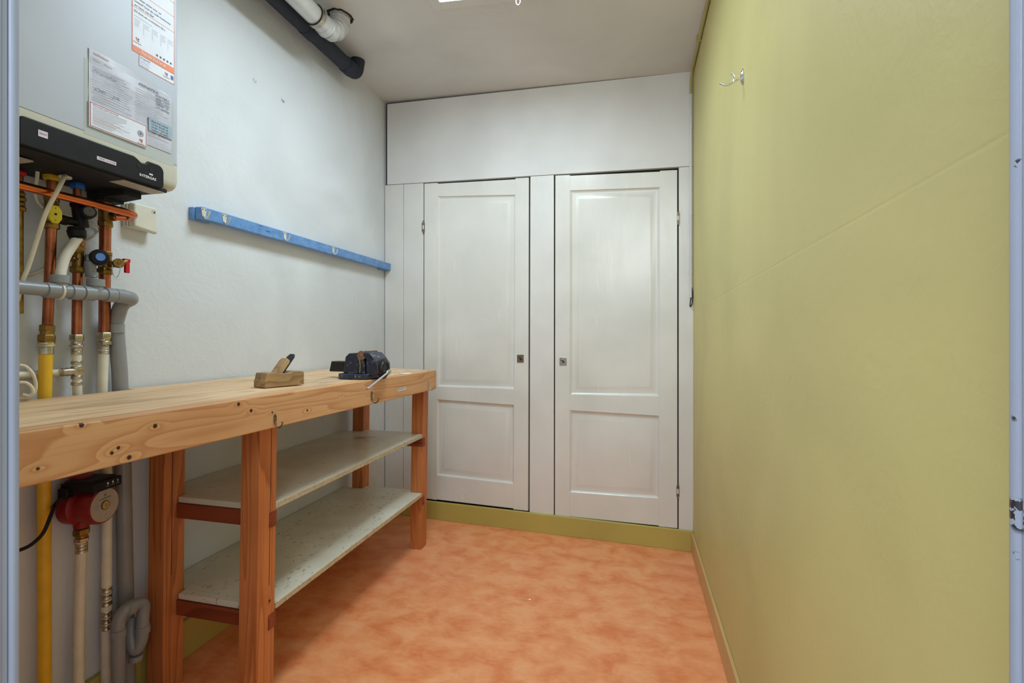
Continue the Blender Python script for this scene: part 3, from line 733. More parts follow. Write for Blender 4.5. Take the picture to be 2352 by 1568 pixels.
bm = nb(); PX, PZ = -1.418, 2.492
e0 = atZ(834, 168, PZ)
pth = fillet([(PX, .44, PZ), (PX, e0.y, PZ), (PX + .01, e0.y + .004, zc(PX) + .01)], .045, 8)
tube(bm, pth, .0365, 24); obj('insulation', bm, 'rubber', ip)
for y, r, L in ((e0.y - .075, .0400, .06), (1.90, .0395, .07)):
    bm = nb(); lathe(bm, (PX, y, PZ), (0, 1, 0), [(-L / 2, r - .002), (-L / 2 + .003, r), (L / 2 - .003, r), (L / 2, r - .002)], 24)
    obj('tape_wrap', bm, 'rubber', ip)

# ------------------------------------------------------------------ boiler
BX, BY0, BY1, BZ0, BZ1 = -1.284, 0.665, 1.136, 1.520, 2.26
bo = empty('gas_boiler', (-1.39, .90, BZ0), 'grey wall hung gas boiler with black control strip and pasted stickers', 'boiler')
SEAM = 1.597
bm = nb()
def rrect(x0, x1, y0, y1, r, n=5):
    P = []
    for cx_, cy_, a0_ in ((x1 - r, y1 - r, 0), (x0 + .004, y1 - .004, 90), (x0 + .004, y0 + .004, 180), (x1 - r, y0 + r, 270)):
        rr = r if cx_ > (x0 + x1) / 2 else .004
        for i in range(n + 1):
            t = math.radians(a0_ + 90 * i / n); P.append((cx_ + rr * math.cos(t), cy_ + rr * math.sin(t)))
    return P
R = rrect(WLX, BX, BY0, BY1, .014)
prism(bm, [(x, y, SEAM + .001) for x, y in R], (0, 0, BZ1 - SEAM - .001)); obj('casing', bm, 'boiler', bo, bevel=.001)
bm = nb()   # cream lower shroud with rounded lower front edge and corner
prof = []
lv = [(SEAM, 0), (BZ0 + .028, 0), (BZ0 + .016, .003), (BZ0 + .007, .009), (BZ0 + .002, .018), (BZ0, .03)]
rings = []
for z_, ins in lv:
    RR = rrect(WLX, BX - ins, BY0 + ins * .5, BY1 - ins * .6, .014)
    rings.append([bm.verts.new((x, y, z_)) for x, y in RR])
for a_, b_ in zip(rings, rings[1:]):
    for i in range(len(a_)): bm.faces.new([a_[i], a_[(i + 1) % len(a_)], b_[(i + 1) % len(a_)], b_[i]])
bm.faces.new(rings[0]); bm.faces.new(rings[-1])
obj('lower_shroud', bm, 'boilertrim', bo)
# black strip on the front, with rounded ends
t0 = atX(52, 268, BX); tR = atX(374, 400, BX)
PY0, PY1, PZT, PZB = .752, tR.y, 1.5795, 1.5150
bm = nb(); ol = []
def arcpts(cy, cz, r, a0_, a1_, n=6): return [(cy + r * math.cos(math.radians(a0_ + (a1_ - a0_) * i / n)), cz + r * math.sin(math.radians(a0_ + (a1_ - a0_) * i / n))) for i in range(n + 1)]
ol += arcpts(PY1 - .018, PZT - .018, .018, 0, 90) + [(PY1 - .045, PZT), (PY1 - .052, PZT - .009), (PY1 - .064, PZT - .011), (PY1 - .075, PZT - .004), (PY1 - .084, PZT)] + arcpts(PY0 + .012, PZT - .012, .012, 90, 180) + [(PY0, PZB), (PY1 - .012, PZB)] + arcpts(PY1 - .014, PZB + .014, .014, 270, 360)[1:]
prism(bm, [(BX + .0045, y, z) for y, z in ol], (-.03, 0, 0))
obj('control_panel', bm, 'blackplastic', bo, bevel=.003, seg=3)
for yy in (PY1 - .072, PY1 - .038):
    bm = nb(); cyl(bm, (BX + .0044, yy, 1.557), (BX + .0052, yy, 1.557), .0058, seg=18); obj('indicator', bm, 'blackmatte', bo)
bm = nb(); UY = Vector((0, 1, 0))
ta = atX(320, 399, BX + .005); tb = atX(356, 407, BX + .005)
addtext(bm, 'INTERGAS', Vector((BX + .0053, ta.y, 1.5315)), UY, Z, .0098, 0, tb.y - ta.y + .003, .02)
for i in range(3): box(bm, BX + .005, BX + .0053, tb.y - .016 + i * .0035, tb.y - .0135 + i * .0035, 1.5425, 1.5470)
obj('maker_lettering', bm, 'white', bo, smooth=False, label='white lettering on the black strip')
# underside fittings
bm = nb(); box(bm, WLX + .01, BX - .003, PY0 - .06, 1.10, 1.510, 1.5205); box(bm, -1.49, -1.425, 1.030, 1.085, 1.482, 1.512); 
hexa(bm, [(-1.44, 1.025, 1.488), (-1.365, 1.040, 1.494), (-1.365, 1.088, 1.494), (-1.44, 1.088, 1.488), (-1.44, 1.025, 1.512), (-1.365, 1.040, 1.512), (-1.365, 1.088, 1.512), (-1.44, 1.088, 1.512)])
obj('underside_tray', bm, 'blackmatte', bo, bevel=.002)
bm = nb(); box(bm, -1.336, -1.288, .978, 1.092, 1.5085, 1.5098); 
obj('data_label', bm, 'greylabel', bo, smooth=False, label='pale data label on the underside')
bm = nb(); box(bm, -1.40, -1.34, .70, .815, 1.503, 1.506); obj('warning_label', bm, ['greylabel'], bo, smooth=False, label='pale label with red corner under the boiler')

def sheet(name, rect, base, items, border=None, label=None, lift=.0008, curl=0):
    """paper on the boiler front; rect px corners TL, BR (x0,y0 left top, x1,y1 right bottom) -> rectangle in Y,z"""
    (ax, ay), (bx, by) = rect
    A_ = atX(ax, ay, BX); B_ = atX(bx, by, BX)
    y0, y1, z1, z0 = A_.y, B_.y, A_.z, B_.z
    X0 = BX + lift; bm = nb()
    box(bm, BX + .0001, X0, y0, y1, z0, z1, 0)
    if border:
        w, mi = border
        for (u0, u1, v0, v1) in ((y0 + w, y1 - w, z1 - 2 * w, z1 - w), (y0 + w, y1 - w, z0 + w, z0 + 2 * w), (y0 + w, y0 + 2 * w, z0 + w, z1 - w), (y1 - 2 * w, y1 - w, z0 + w, z1 - w)):
            quad(bm, [(X0 + .0002, u0, v0), (X0 + .0002, u1, v0), (X0 + .0002, u1, v1), (X0 + .0002, u0, v1)], mi)
    for it in items:
        if it[0] == 't':      # text: s, u, v (fractions), size m, mat, width fraction
            _, s, u, v, sz, mi, wf = it
            addtext(bm, s, Vector((X0 + .0003, y0 + (y1 - y0) * u, z0 + (z1 - z0) * v)), UY, Z, sz, mi, (y1 - y0) * wf if wf else None)
        elif it[0] == 'r':    # rectangle u0,u1,v0,v1
            _, u0, u1, v0, v1, mi = it
            c_ = [(u0, v0), (u1, v0), (u1, v1), (u0, v1)]
            quad(bm, [(X0 + .00025, y0 + (y1 - y0) * a, z0 + (z1 - z0) * b) for a, b in c_], mi)
        elif it[0] == 'c':
            _, u, v, r, mi = it
            cyl(bm, (X0 + .0001, y0 + (y1 - y0) * u, z0 + (z1 - z0) * v), (X0 + .0003, y0 + (y1 - y0) * u, z0 + (z1 - z0) * v), r, seg=18, mi=mi)
    return bm, (y0, y1, z0, z1)
def logo(u, v, s, asp):
    out = []
    for du_, dv_, mi in ((-1, 1, 3), (.9, .7, 1), (-.5, -.6, 1), (.8, -1, 3), (0, 0, 1)):
        out.append(('c', u + du_ * s / asp[0], v + dv_ * s / asp[1], s * .75, mi))
    return out
SM = ['paper', 'orange', 'ink', 'red_ink', 'greyink', 'blueink', 'white']
# tall service sticker
zb_ = atX(303, 115, BX).z; y0_ = atX(303, 115, BX).y; y1_ = atX(400, 172, BX).y
bm = nb(); X0 = BX + .0006; zt_ = 2.07
def R2(u0, u1, z0, z1, mi, l=.0002): quad(bm, [(X0 + l, u0, z0), (X0 + l, u1, z0), (X0 + l, u1, z1), (X0 + l, u0, z1)], mi)
box(bm, BX + .0001, X0, y0_, y1_, zb_, zt_, 0)
bw = .0016; bandt = zb_ + .0165
R2(y0_, y1_, zb_, bandt, 1, .0003)
for u in (y0_, y1_ - bw): R2(u, u + bw, zb_, zt_, 1)
zl1 = atX(303, 12, BX).z; zl2 = atX(395, 37, BX).z; zl3 = atX(395, 5, BX).z
for z_ in (zl1, zl2, zl3): R2(y0_, y1_, z_, z_ + .0016, 1)
ww = y1_ - y0_
addtext(bm, 'Thuis, daar draait het om.', Vector((X0 + .0005, y0_ + .024, zb_ + .005)), UY, Z, .011, 6, .072)
addtext(bm, 'Snel meer weten over uw', Vector((X0 + .0004, y0_ + .006, zl1 + .026)), UY, Z, .0085, 2, ww * .62)
addtext(bm, 'toestel? Scan de code hierboven', Vector((X0 + .0004, y0_ + .006, zl1 + .015)), UY, Z, .0085, 2, ww * .85)
addtext(bm, 'en lees verder', Vector((X0 + .0004, y0_ + .006, zl1 + .004)), UY, Z, .0085, 2, ww * .45)
addtext(bm, 'Dit doet uw cv-monteur bij u', Vector((X0 + .0004, y0_ + .005, zl1 - .012)), UY, Z, .0085, 2, ww * .72)
for i, (a_, b_) in enumerate(((.05, .45), )): R2(y0_ + ww * a_, y0_ + ww * b_, zl1 - .0225, zl1 - .0213, 4)
for i in range(5): R2(y0_ + ww * .05, y0_ + ww * (.18 - .01 * i), zl1 - .031 - i * .0042, zl1 - .030 - i * .0042, 4)
for c_, nn in ((.26, 3), (.46, 3), (.66, 4), (.84, 3)):
    R2(y0_ + ww * c_ - .0006, y0_ + ww * c_, zl1 - .062, zl1 - .028, 4)
    for i in range(nn): R2(y0_ + ww * c_ + .002, y0_ + ww * (c_ + .13 - .02 * (i % 2)), zl1 - .031 - i * .0048, zl1 - .0298 - i * .0048, 4)
for i in range(5):
    yy = y0_ + ww * (.57 + .085 * i); zz = bandt + .0085
    cyl(bm, (X0, yy, zz), (X0 + .0004, yy, zz), .0033, seg=5, mi=2); cyl(bm, (X0 + .0004, yy, zz), (X0 + .0006, yy, zz - .0004), .0018, seg=4, mi=0)
def lg(yy, zz, s):
    for a_, b_, mi in ((-1, 1, 3), (1.1, .9, 2), (-.5, -.5, 1), (1, -1.1, 3)): cyl(bm, (X0, yy + a_ * s, zz + b_ * s), (X0 + .0004, yy + a_ * s, zz + b_ * s), s * .85, seg=14, mi=mi)
    addtext(bm, 'Feenstra', Vector((X0 + .0004, yy - s * 4, zz - s * 4.2)), UY, Z, s * 2.4, 2, s * 8)
lg(y0_ + .014, bandt + .0195, .0026)
obj('service_sticker', bm, SM, bo, smooth=False, label='tall white sticker with orange border and orange bottom band')
# small sticker below it
bm = nb(); a_ = atX(319, 127, BX); b_ = atX(400, 195, BX); ys, ye, zt2, zb2 = a_.y, b_.y, zb_ - .0004, b_.z
box(bm, BX + .0001, X0, ys, ye, zb2, zt2, 0)
w = .0012
for q4 in ((ys, ye, zb2, zb2 + w), (ys, ye, zt2 - w, zt2), (ys, ys + w, zb2, zt2), (ye - w, ye, zb2, zt2)): R2(*q4, 1)
addtext(bm, 'Storingsnummer', Vector((X0 + .0004, ys + .003, zt2 - .008)), UY, Z, .0065, 2, .028)
for i in range(4): R2(ys + .003, ys + .030 - (i % 2) * .004, zt2 - .0125 - i * .005, zt2 - .0115 - i * .005, 5 if i % 2 else 4)
lg(ye - .025, zb2 + .0175, .0024); R2(ye - .0115, ye - .003, zb2 + .010, zb2 + .022, 5)
obj('small_sticker', bm, SM, bo, smooth=False, label='small white sticker with orange border and blue square')
# large worn document in a plastic sleeve
bm = nb(); a_ = atX(203, 108, BX); b_ = atX(392, 322, BX)
ys, ye, zt2, zb2 = a_.y, atX(393, 205, BX).y, atX(203, 108, BX).z, atX(203, 258, BX).z
X0 = BX + .0004
box(bm, BX + .0001, BX + .0003, ys - .010, ye + .008, zb2 - .055, zt2 - .03, 7)
# sheet with soft waves
ny, nz = 20, 10; g = []
for i in range(nz + 1):
    row = []
    for j in range(ny + 1):
        u, v = j / ny, i / nz
        zz = zb2 - .022 + (zt2 - zb2 + .022) * v - (.018 * max(0, u - .5) * 2 if v > .9 else 0)
        wv = .0009 * math.sin(u * 9 + v * 5) * math.sin(v * 11) + .0016
        row.append(bm.verts.new((BX + max(.0006, wv), ys + (ye - ys) * u, zz)))
    g.append(row)
for i in range(nz):
    for j in range(ny): bm.faces.new([g[i][j], g[i][j + 1], g[i + 1][j + 1], g[i + 1][j]]).material_index = 0
X0 = BX + .0028
addtext(bm, 'Installatiekaart', Vector((X0, ys + .010, zt2 - .012)), UY, Z, .0095, 3, .036)
addtext(bm, 'Datum      Monteur', Vector((X0, ys + .010, zt2 - .026)), UY, Z, .0065, 4, .045)
random.seed(3)
for i in range(19):
    zz = zt2 - .042 - i * .0062
    if zz < zb2 - .02: break
    ye2 = ys + (ye - ys) * random.uniform(.35, .5)
    R2(ys + .008, ye2, zz, zz + .0008, 4); R2(ys + (ye - ys) * .52, ye - random.uniform(.004, .05), zz, zz + .0008, 4)
addtext(bm, 'CV en WTW', Vector((X0 + .0003, ys + .010, zt2 - .055)), UY, Z, .013, 4, .055, shear=.2)
addtext(bm, 'OK   JA', Vector((X0 + .0003, ys + .012, zt2 - .098)), UY, Z, .012, 4, .06, shear=.2)
addtext(bm, 'FEENSTRA', Vector((X0 + .0003, ys + (ye - ys) * .56, zt2 - .030)), UY, Z, .0095, 2, .055, shear=.15)
for i, s_ in enumerate(('jaarlijks', 'nazien ketel', 'bellen met', '0800 nr', 'v.d. storing')): addtext(bm, s_, Vector((X0 + .0003, ye - .048, zt2 - .036 - i * .0082)), UY, Z, .0085, 2, .040, shear=.2)
addtext(bm, 'Jaarl. mek wijzig', Vector((X0 + .0003, ys + .018, zb2 - .008)), UY, Z, .012, 5, .052, shear=.2)
addtext(bm, 'bel   gratis', Vector((X0 + .0003, ye - .06, zb2 + .014)), UY, Z, .009, 3, .04, shear=.2)
obj('service_document', bm, ['paperold'] + SM[1:] + ['film'], bo, smooth=False, label='large worn handwritten document in a plastic sleeve')
# bordered sticker with small print
bm = nb(); ys, ye = atX(202, 232, BX).y, atX(335, 336, BX).y; zt2 = atX(202, 231, BX).z; zb2 = atX(202, 289, BX).z
X0 = BX + .0042; box(bm, BX + .002, X0, ys, ye, zb2, zt2, 0)
w = .0016
for q4 in ((ys + w, ye - w, zb2 + w, zb2 + 2 * w), (ys + w, ye - w, zt2 - 2 * w, zt2 - w), (ys + w, ys + 2 * w, zb2 + w, zt2 - w), (ye - 2 * w, ye - w, zb2 + w, zt2 - w)): R2(*q4, 3)
addtext(bm, 'Wat te doen in geval van storing?', Vector((X0 + .0004, ys + .008, zt2 - .0085)), UY, Z, .0062, 3, .060)
for i in range(14):
    zz = zt2 - .012 - i * .0032; L2 = (.083, .080, .082, .078, .07, .06, .074, .05, .066, .09, .055, .07, .05, .045)[i]
    if zz < zb2 + .005: break
    R2(ys + .008, ys + .008 + L2, zz, zz + .0010, 3 if i in (8, 10) else 4)
cyl(bm, (X0, ye - .018, zb2 + .032), (X0 + .0004, ye - .018, zb2 + .032), .0085, seg=24, mi=4); cyl(bm, (X0 + .0004, ye - .018, zb2 + .032), (X0 + .0006, ye - .018, zb2 + .032), .0022, seg=12, mi=2)
lg(ye - .017, zb2 + .0135, .0024)
obj('instruction_sticker', bm, SM, bo, smooth=False, bevel=0, label='white instruction sticker with rounded red border')
# pale blue handwritten label
bm = nb(); ys, ye = atX(339, 268, BX).y, atX(393, 300, BX).y; zt2 = atX(339, 268, BX).z - .001; zb2 = atX(339, 300, BX).z + .001
X0 = BX + .0046; box(bm, BX + .002, X0, ys, ye, zb2, zt2, 0)
for i, s_ in enumerate(('Waterdruk controle', '1,5 bar (koud) ok', 'onder 1 bar bij', 'vullen (kraan)')): addtext(bm, s_, Vector((X0 + .0003, ys + .006, zt2 - .010 - i * .0078)), UY, Z, .0080, 2, .050, shear=.2)
obj('blue_label', bm, ['bluelabel'] + SM[1:], bo, smooth=False, label='pale blue handwritten label')
# labels on the black strip
for nm, (xa, ya_), (xb_, yb_), s_ in (('strip_label', (88, 297), (110, 319), 'KRACHT'), ('strip_label', (223, 358), (267, 380), 'TEMP. WATER')):
    bm = nb(); X0 = BX + .0054; a_ = atX(xa, ya_, X0); b_ = atX(xb_, yb_, X0); 
    hgt = .0145 if s_ == 'KRACHT' else .0085
    zt2 = (a_.z + b_.z) / 2 + hgt / 2; box(bm, BX + .0044, X0, a_.y, b_.y, zt2 - hgt, zt2, 0)
    addtext(bm, s_, Vector((X0 + .0003, a_.y + .002, zt2 - hgt / 2 - .002)), UY, Z, .0055, 2, b_.y - a_.y - .004, shear=.2)
    obj(nm, bm, ['pink'] + SM[1:], bo, smooth=False, label='small pale label on the black strip')
# coloured connection nuts under the boiler
def px(x, y, X=-1.45): return atX(x, y, X)
for (x, y, mt, r) in ((120, 410, 'nutyellow', .0195), (178, 429, 'nutblue', .0175)):
    p = atX(x, y, -1.435); bm = nb(); nut(bm, (p.x, p.y, p.z - .006), (p.x, p.y, p.z + .010), r); cyl(bm, (p.x, p.y, p.z + .008), (p.x, p.y, 1.522), r * .75)
    obj('connection_nut', bm, mt, bo, bevel=.0008)

# ------------------------------------------------------------------ the pipes on the left wall
# gas line: copper above, yellow below
gx = lambda y: -1.435 if y < 520 else (-1.470 if y > 700 else -1.435 - .035 * (y - 520) / 180)
def pp(pts): return [atX(x, y, gx(y)) for x, y in pts]
gas = empty('gas_pipe', (-1.472, .92, 0), 'leftmost copper pipe with yellow lever valve, continuing as yellow plastic pipe', 'pipe')
bm = nb(); tube(bm, pp([(120, 410), (118, 520), (114, 640), (109, 750)]), .0112, 16); obj('copper_pipe', bm, 'copper', gas)
yt, yb2 = atX(106, 815, -1.470), atX(101, 1140, -1.472)
bm = nb(); tube(bm, [atX(107, 790, -1.470), atX(105, 830, -1.470), atX(103, 910, -1.470), atX(101, 1100, -1.470), Vector((-1.470, atX(103, 1400, -1.470).y, 0.0))], .0138, 18); obj('plastic_pipe', bm, 'yellowpipe', gas, label='bright yellow plastic pipe')
bm = nb(); nut(bm, pp([(108, 762)])[0], pp([(109, 746)])[0], .0165); cyl(bm, pp([(108, 770)])[0], pp([(108, 760)])[0], .014); nut(bm, pp([(107, 786)])[0], pp([(107.5, 768)])[0], .0185); obj('brass_coupling', bm, 'brass', gas, bevel=.0006)
bm = nb()
for a_, b_, r in ((786, 791, .017), (794, 797, .0168), (798, 813, .0148)): lathe(bm, atX(106, b_, -1.470), Z, [(0, r), (.0008, r + .0006), ((b_ - a_) * .00115, r)], 18)
obj('press_sleeve', bm, 'nickel', gas)
bm = nb(); lathe(bm, atX(106.5, 794, -1.470), Z, [(0, .0168), (.0015, .0178), (.003, .0168)], 20); obj('ring', bm, 'valveyellow', gas)
# valve with yellow lever
bm = nb(); a_ = atX(117, 520, -1.435); nut(bm, atX(117, 525, -1.435), atX(117.3, 510, -1.435), .0185); cyl(bm, atX(117.3, 512, -1.435), atX(119, 445, -1.435), .014); nut(bm, atX(118.5, 462, -1.435), atX(119, 445, -1.435), .0165)
lathe(bm, atX(118, 488, -1.435), (1, -.35, 0), [(0, .014), (.022, .012), (.026, .008)], 16)
obj('valve_body', bm, 'brass', gas, bevel=.0006)
bm = nb(); c_ = atX(125, 493, -1.405); ax_ = Vector((1, -.35, 0)).normalized(); ay_ = Vector((.35, 1, 0)).normalized()
ol = [c_ + ay_ * a + Z * b for a, b in ((-.006, .022), (.006, .022), (.0125, .010), (.0125, -.010), (.006, -.022), (-.006, -.022), (-.0125, -.010), (-.0125, .010))]
prism(bm, ol, ax_ * .010); lv = obj('lever', bm, 'valveyellow', gas, bevel=.002)
bm = nb(); cyl(bm, c_ + ax_ * .0101, c_ + ax_ * .0112, .0030, seg=6); cyl(bm, c_ + ax_ * .0101 + Z * .015, c_ + ax_ * .0108 + Z * .015, .0012, seg=8); cyl(bm, c_ + ax_ * .0101 - Z * .015, c_ + ax_ * .0108 - Z * .015, .0012, seg=8)
o = obj('lever_screw', bm, 'dark', None); o.parent = lv; o.location = (0, 0, 0)

# middle heating return with the filling valve, the press tee and pump below
mid = empty('heating_pipe', (-1.472, .99, 0), 'middle copper heating pipe with brass and nickel fittings above the bench', 'pipe')
mx = -1.470
bm = nb(); tube(bm, [atX(177, 428, -1.435), atX(178, 475, -1.435)], .0092, 16); tube(bm, [atX(185, 555, mx), atX(180, 580, mx), atX(178, 640, mx), atX(176, 775, mx)], .0112, 16); obj('copper_pipe', bm, 'copper', mid)
bm = nb(); nut(bm, atX(179, 583, mx), atX(181, 565, mx), .0155); cyl(bm, atX(179, 620, mx), atX(180, 583, mx), .0125); nut(bm, atX(178, 627, mx), atX(178, 612, mx), .0175); cyl(bm, atX(170, 593, mx), atX(186, 596, mx), .011)
cyl(bm, atX(164, 595, mx), atX(172, 595, mx), .008)
obj('brass_fitting', bm, 'brass', mid, bevel=.0006)
bm = nb(); nut(bm, atX(176, 783, mx), atX(176, 768, mx), .0165); lathe(bm, atX(176, 797, mx), Z, [(0, .0155), (.006, .0155), (.009, .012), (.016, .012)], 20)
for y in (798, 806, 828, 840, 862, 876): lathe(bm, atX(176, y + 8, mx), Z, [(0, .0118), (.001, .0126), (.004, .0116), (.007, .0126), (.0085, .0118)], 20)
obox(bm, atX(176, 853, mx), Vector((1, 0, 0)), UY, Z, .02, .022, .022)
lathe(bm, atX(170, 853, mx), (0, -1, 0), [(0, .0105), (.004, .0118), (.010, .0105), (.016, .0118), (.024, .0105), (.03, .0115), (.032, .009)], 20)
obj('press_tee', bm, 'nickel', mid, bevel=.0005)
bm = nb(); tube(bm, [atX(176, 800, mx), atX(176.5, 845, mx)], .0105, 16); tube(bm, [atX(176.5, 860, mx), atX(178, 908, mx), Vector((mx, atX(178, 900, mx).y, .80)), Vector((mx, atX(181, 1050, mx).y, .745))], .0105, 16)
yy = atX(160, 855, mx); tube(bm, fillet([(mx, yy.y + .01, yy.z), (mx - .004, yy.y - .005, yy.z), (-1.4945, .935, yy.z), (-1.4945, .47, yy.z - .002)], .02), .0095, 16)
obj('plastic_pipe', bm, 'whitepipe', mid)
# filling valve: dark body with round knob
fv = empty('filling_valve', atX(182, 500, -1.43), 'dark grey filling valve with round knob below the blue nut', 'valve')
bm = nb(); q0 = atX(178, 468, -1.435); q1 = atX(188, 522, -1.430)
cyl(bm, q0, q1, .0145, .016); nut(bm, atX(178, 478, -1.435), atX(178, 466, -1.435), .017)
cyl(bm, atX(135, 503, -1.435), atX(178, 510, -1.432), .011); nut(bm, atX(140, 504, -1.435), atX(152, 506, -1.435), .014)
fx = Vector((1, -.4, .1)).normalized(); k0 = atX(205, 486, -1.388) - fx * .030
cyl(bm, atX(186, 488, -1.432), k0, .0125); lathe(bm, k0, fx, [(0, .012), (.008, .014), (.012, .0165), (.028, .0170), (.032, .0150), (.032, .001)], 24)
obj('body', bm, 'blackplastic', fv, bevel=.0006)
kc = atX(205, 486, -1.388) + fx * .002
bm = nb(); lathe(bm, kc, fx, [(0, .012), (.0012, .012), (.0012, .0075), (.003, .0075), (.003, .003), (.0015, .003), (.0015, 0)], 24); obj('knob_face', bm, 'greymid', fv)
bm = nb(); lathe(bm, atX(179, 549, -1.430), (q0 - q1), [(0, .0165), (.003, .0175), (.005, .0165), (.006, .0190), (.022, .0205), (.025, .0185), (.032, .017)], 20)
obj('collar', bm, 'blackplastic', fv)
hs = [atX(179, 545, -1.428), atX(168, 562, -1.425), atX(150, 590, -1.42), atX(141, 620, -1.415), atX(138, 642, -1.412)]
bm = nb(); tube(bm, smoothpath(hs, 8), .0112, 18); tag(obj('drain_hose', bm, 'whitepipe'), 'short curved cream hose dropping into the grey drain pipe', 'hose')

# right hand heating flow pipe
rt = empty('heating_pipe', (-1.472, 1.07, 0), 'thickest copper heating pipe, right of the others, with red drain lever', 'pipe')
bm = nb(); tube(bm, [atX(243, 440, -1.455), atX(242, 500, -1.462), atX(241, 600, mx), atX(240, 770, mx)], .0138, 18); obj('copper_pipe', bm, 'copper', rt)
bm = nb(); nut(bm, atX(242, 521, -1.462), atX(242, 508, -1.462), .019); cyl(bm, atX(242, 510, -1.462), atX(242.5, 474, -1.462), .0165); cyl(bm, atX(242, 494, -1.462), atX(262, 497, -1.445), .012); nut(bm, atX(258, 496, -1.448), atX(268, 498, -1.44), .0145)
obj('brass_fitting', bm, 'brass', rt, bevel=.0006)
bm = nb(); nut(bm, atX(241, 588, mx), atX(241, 577, mx), .0185); cyl(bm, atX(241, 618, mx), atX(241, 585, mx), .0155); nut(bm, atX(240.5, 631, mx), atX(240.5, 617, mx), .0195)
cyl(bm, atX(243, 605, mx), atX(262, 606, -1.445), .010)
obj('brass_fitting', bm, 'brass', rt, bevel=.0006)
bm = nb(); nut(bm, atX(239, 778, mx), atX(239, 763, mx), .0195); nut(bm, atX(239, 792, mx), atX(239, 783, mx), .0205); cyl(bm, atX(239, 786, mx), atX(239, 776, mx), .0155)
for y in (796, 806): lathe(bm, atX(238.5, y + 6, mx), Z, [(0, .0138), (.001, .0146), (.004, .0134), (.008, .0146), (.0095, .0138)], 20)
obj('press_coupling', bm, 'nickel', rt, bevel=.0005)
bm = nb(); a_ = atX(238, 800, mx); tube(bm, [a_, atX(235, 900, mx), atX(246, 1090, mx), atX(245, 1345, mx), Vector((mx, atX(244, 1500, mx).y, 0))], .0125, 18); obj('plastic_pipe', bm, 'whitepipe', rt)
bm = nb()
for y in (1347, 1362, 1377, 1402, 1417, 1432): lathe(bm, atX(244.5, y + 6, mx), Z, [(-.008, .0132), (-.006, .0142), (-.002, .0132), (.003, .0132), (.006, .0142), (.008, .0132)], 20)
obj('press_sleeve', bm, 'nickel', rt)
# black cap with blue face
vd = Vector((.9, -.42, .0)).normalized(); vc = atX(213, 592, -1.44)
vv = empty('inlet_valve', vc, 'grey and black inlet valve with a round blue face', 'valve')
bm = nb(); lathe(bm, atX(196, 595, -1.455), vd * .4 + UY * .9, [(0, .014), (.02, .0155), (.035, .017)], 20); tube(bm, [atX(206, 600, -1.445), atX(210, 634, -1.445)], .0125, 18); lathe(bm, atX(211, 634, -1.445), -Z, [(0, .0135), (.002, .0145), (.003, .0135)], 20)
lathe(bm, atX(211, 625, -1.445), -Z, [(0, .0140), (.010, .0140), (.010, .012)], 20)
obj('grey_body', bm, 'greypipe', vv)
bc = atX(226, 592, -1.435)
bm = nb(); lathe(bm, bc - vd * .012, vd, [(0, .016), (.008, .021), (.028, .022), (.034, .020), (.036, .015)], 28); obj('black_cap', bm, 'blackplastic', vv)
bm = nb(); lathe(bm, bc + vd * .024, vd, [(0, .0105), (.0012, .0105), (.0014, 0)], 24); obj('blue_face', bm, 'blueface', vv, label='round blue face')
# drain tap with cap, chain and red lever
dt = empty('drain_tap', atX(268, 606, -1.43), 'small brass drain tap with red lever and hanging chain', 'tap')
tc_ = atX(272, 605, -1.428); td = Vector((.8, -.45, .1)).normalized()
bm = nb(); cyl(bm, atX(258, 606, -1.45), tc_, .0085); lathe(bm, tc_ - td * .004, td, [(0, .012), (.004, .0135), (.010, .0135), (.012, .012), (.012, .004), (.015, .003), (.015, 0)], 22); obj('cap', bm, 'brass', dt)
bm = nb(); rc = atX(291, 600, -1.432); box(bm, rc.x - .005, rc.x + .005, rc.y - .010, rc.y + .008, rc.z - .003, rc.z + .007); box(bm, rc.x - .004, rc.x + .005, rc.y - .006, rc.y + .006, rc.z - .034, rc.z - .002); cyl(bm, tc_, rc, .006, mi=1)
obj('lever', bm, ['red', 'brass'], dt, bevel=.0015)
bm = nb(); ch = smoothpath([atX(258, 608, -1.425), atX(259, 625, -1.424), atX(264, 637, -1.422), atX(272, 632, -1.418), atX(276, 618, -1.412), atX(275, 607, -1.41)], 7)
for i in range(len(ch) - 1):
    m_ = (ch[i] + ch[i + 1]) / 2; d_ = (ch[i + 1] - ch[i]); tube(bm, [ch[i], ch[i + 1]], .0011 if i % 2 else .0006, 6)
obj('chain', bm, 'steel', dt)
# bent copper pipe crossing in front
bm = nb(); T1 = atX(264, 497, -1.444)
zc_ = 1.4515
tube(bm, fillet([(-1.385, .46, zc_ + .004), (-1.385, 1.084, zc_), (-1.425, 1.104, zc_ - .002), (T1.x, T1.y + .002, T1.z)], .035, 8), .0106, 18)
tag(obj('copper_pipe', bm, 'coppershiny'), 'shiny bent copper pipe crossing in front of the upright pipes under the boiler', 'pipe')

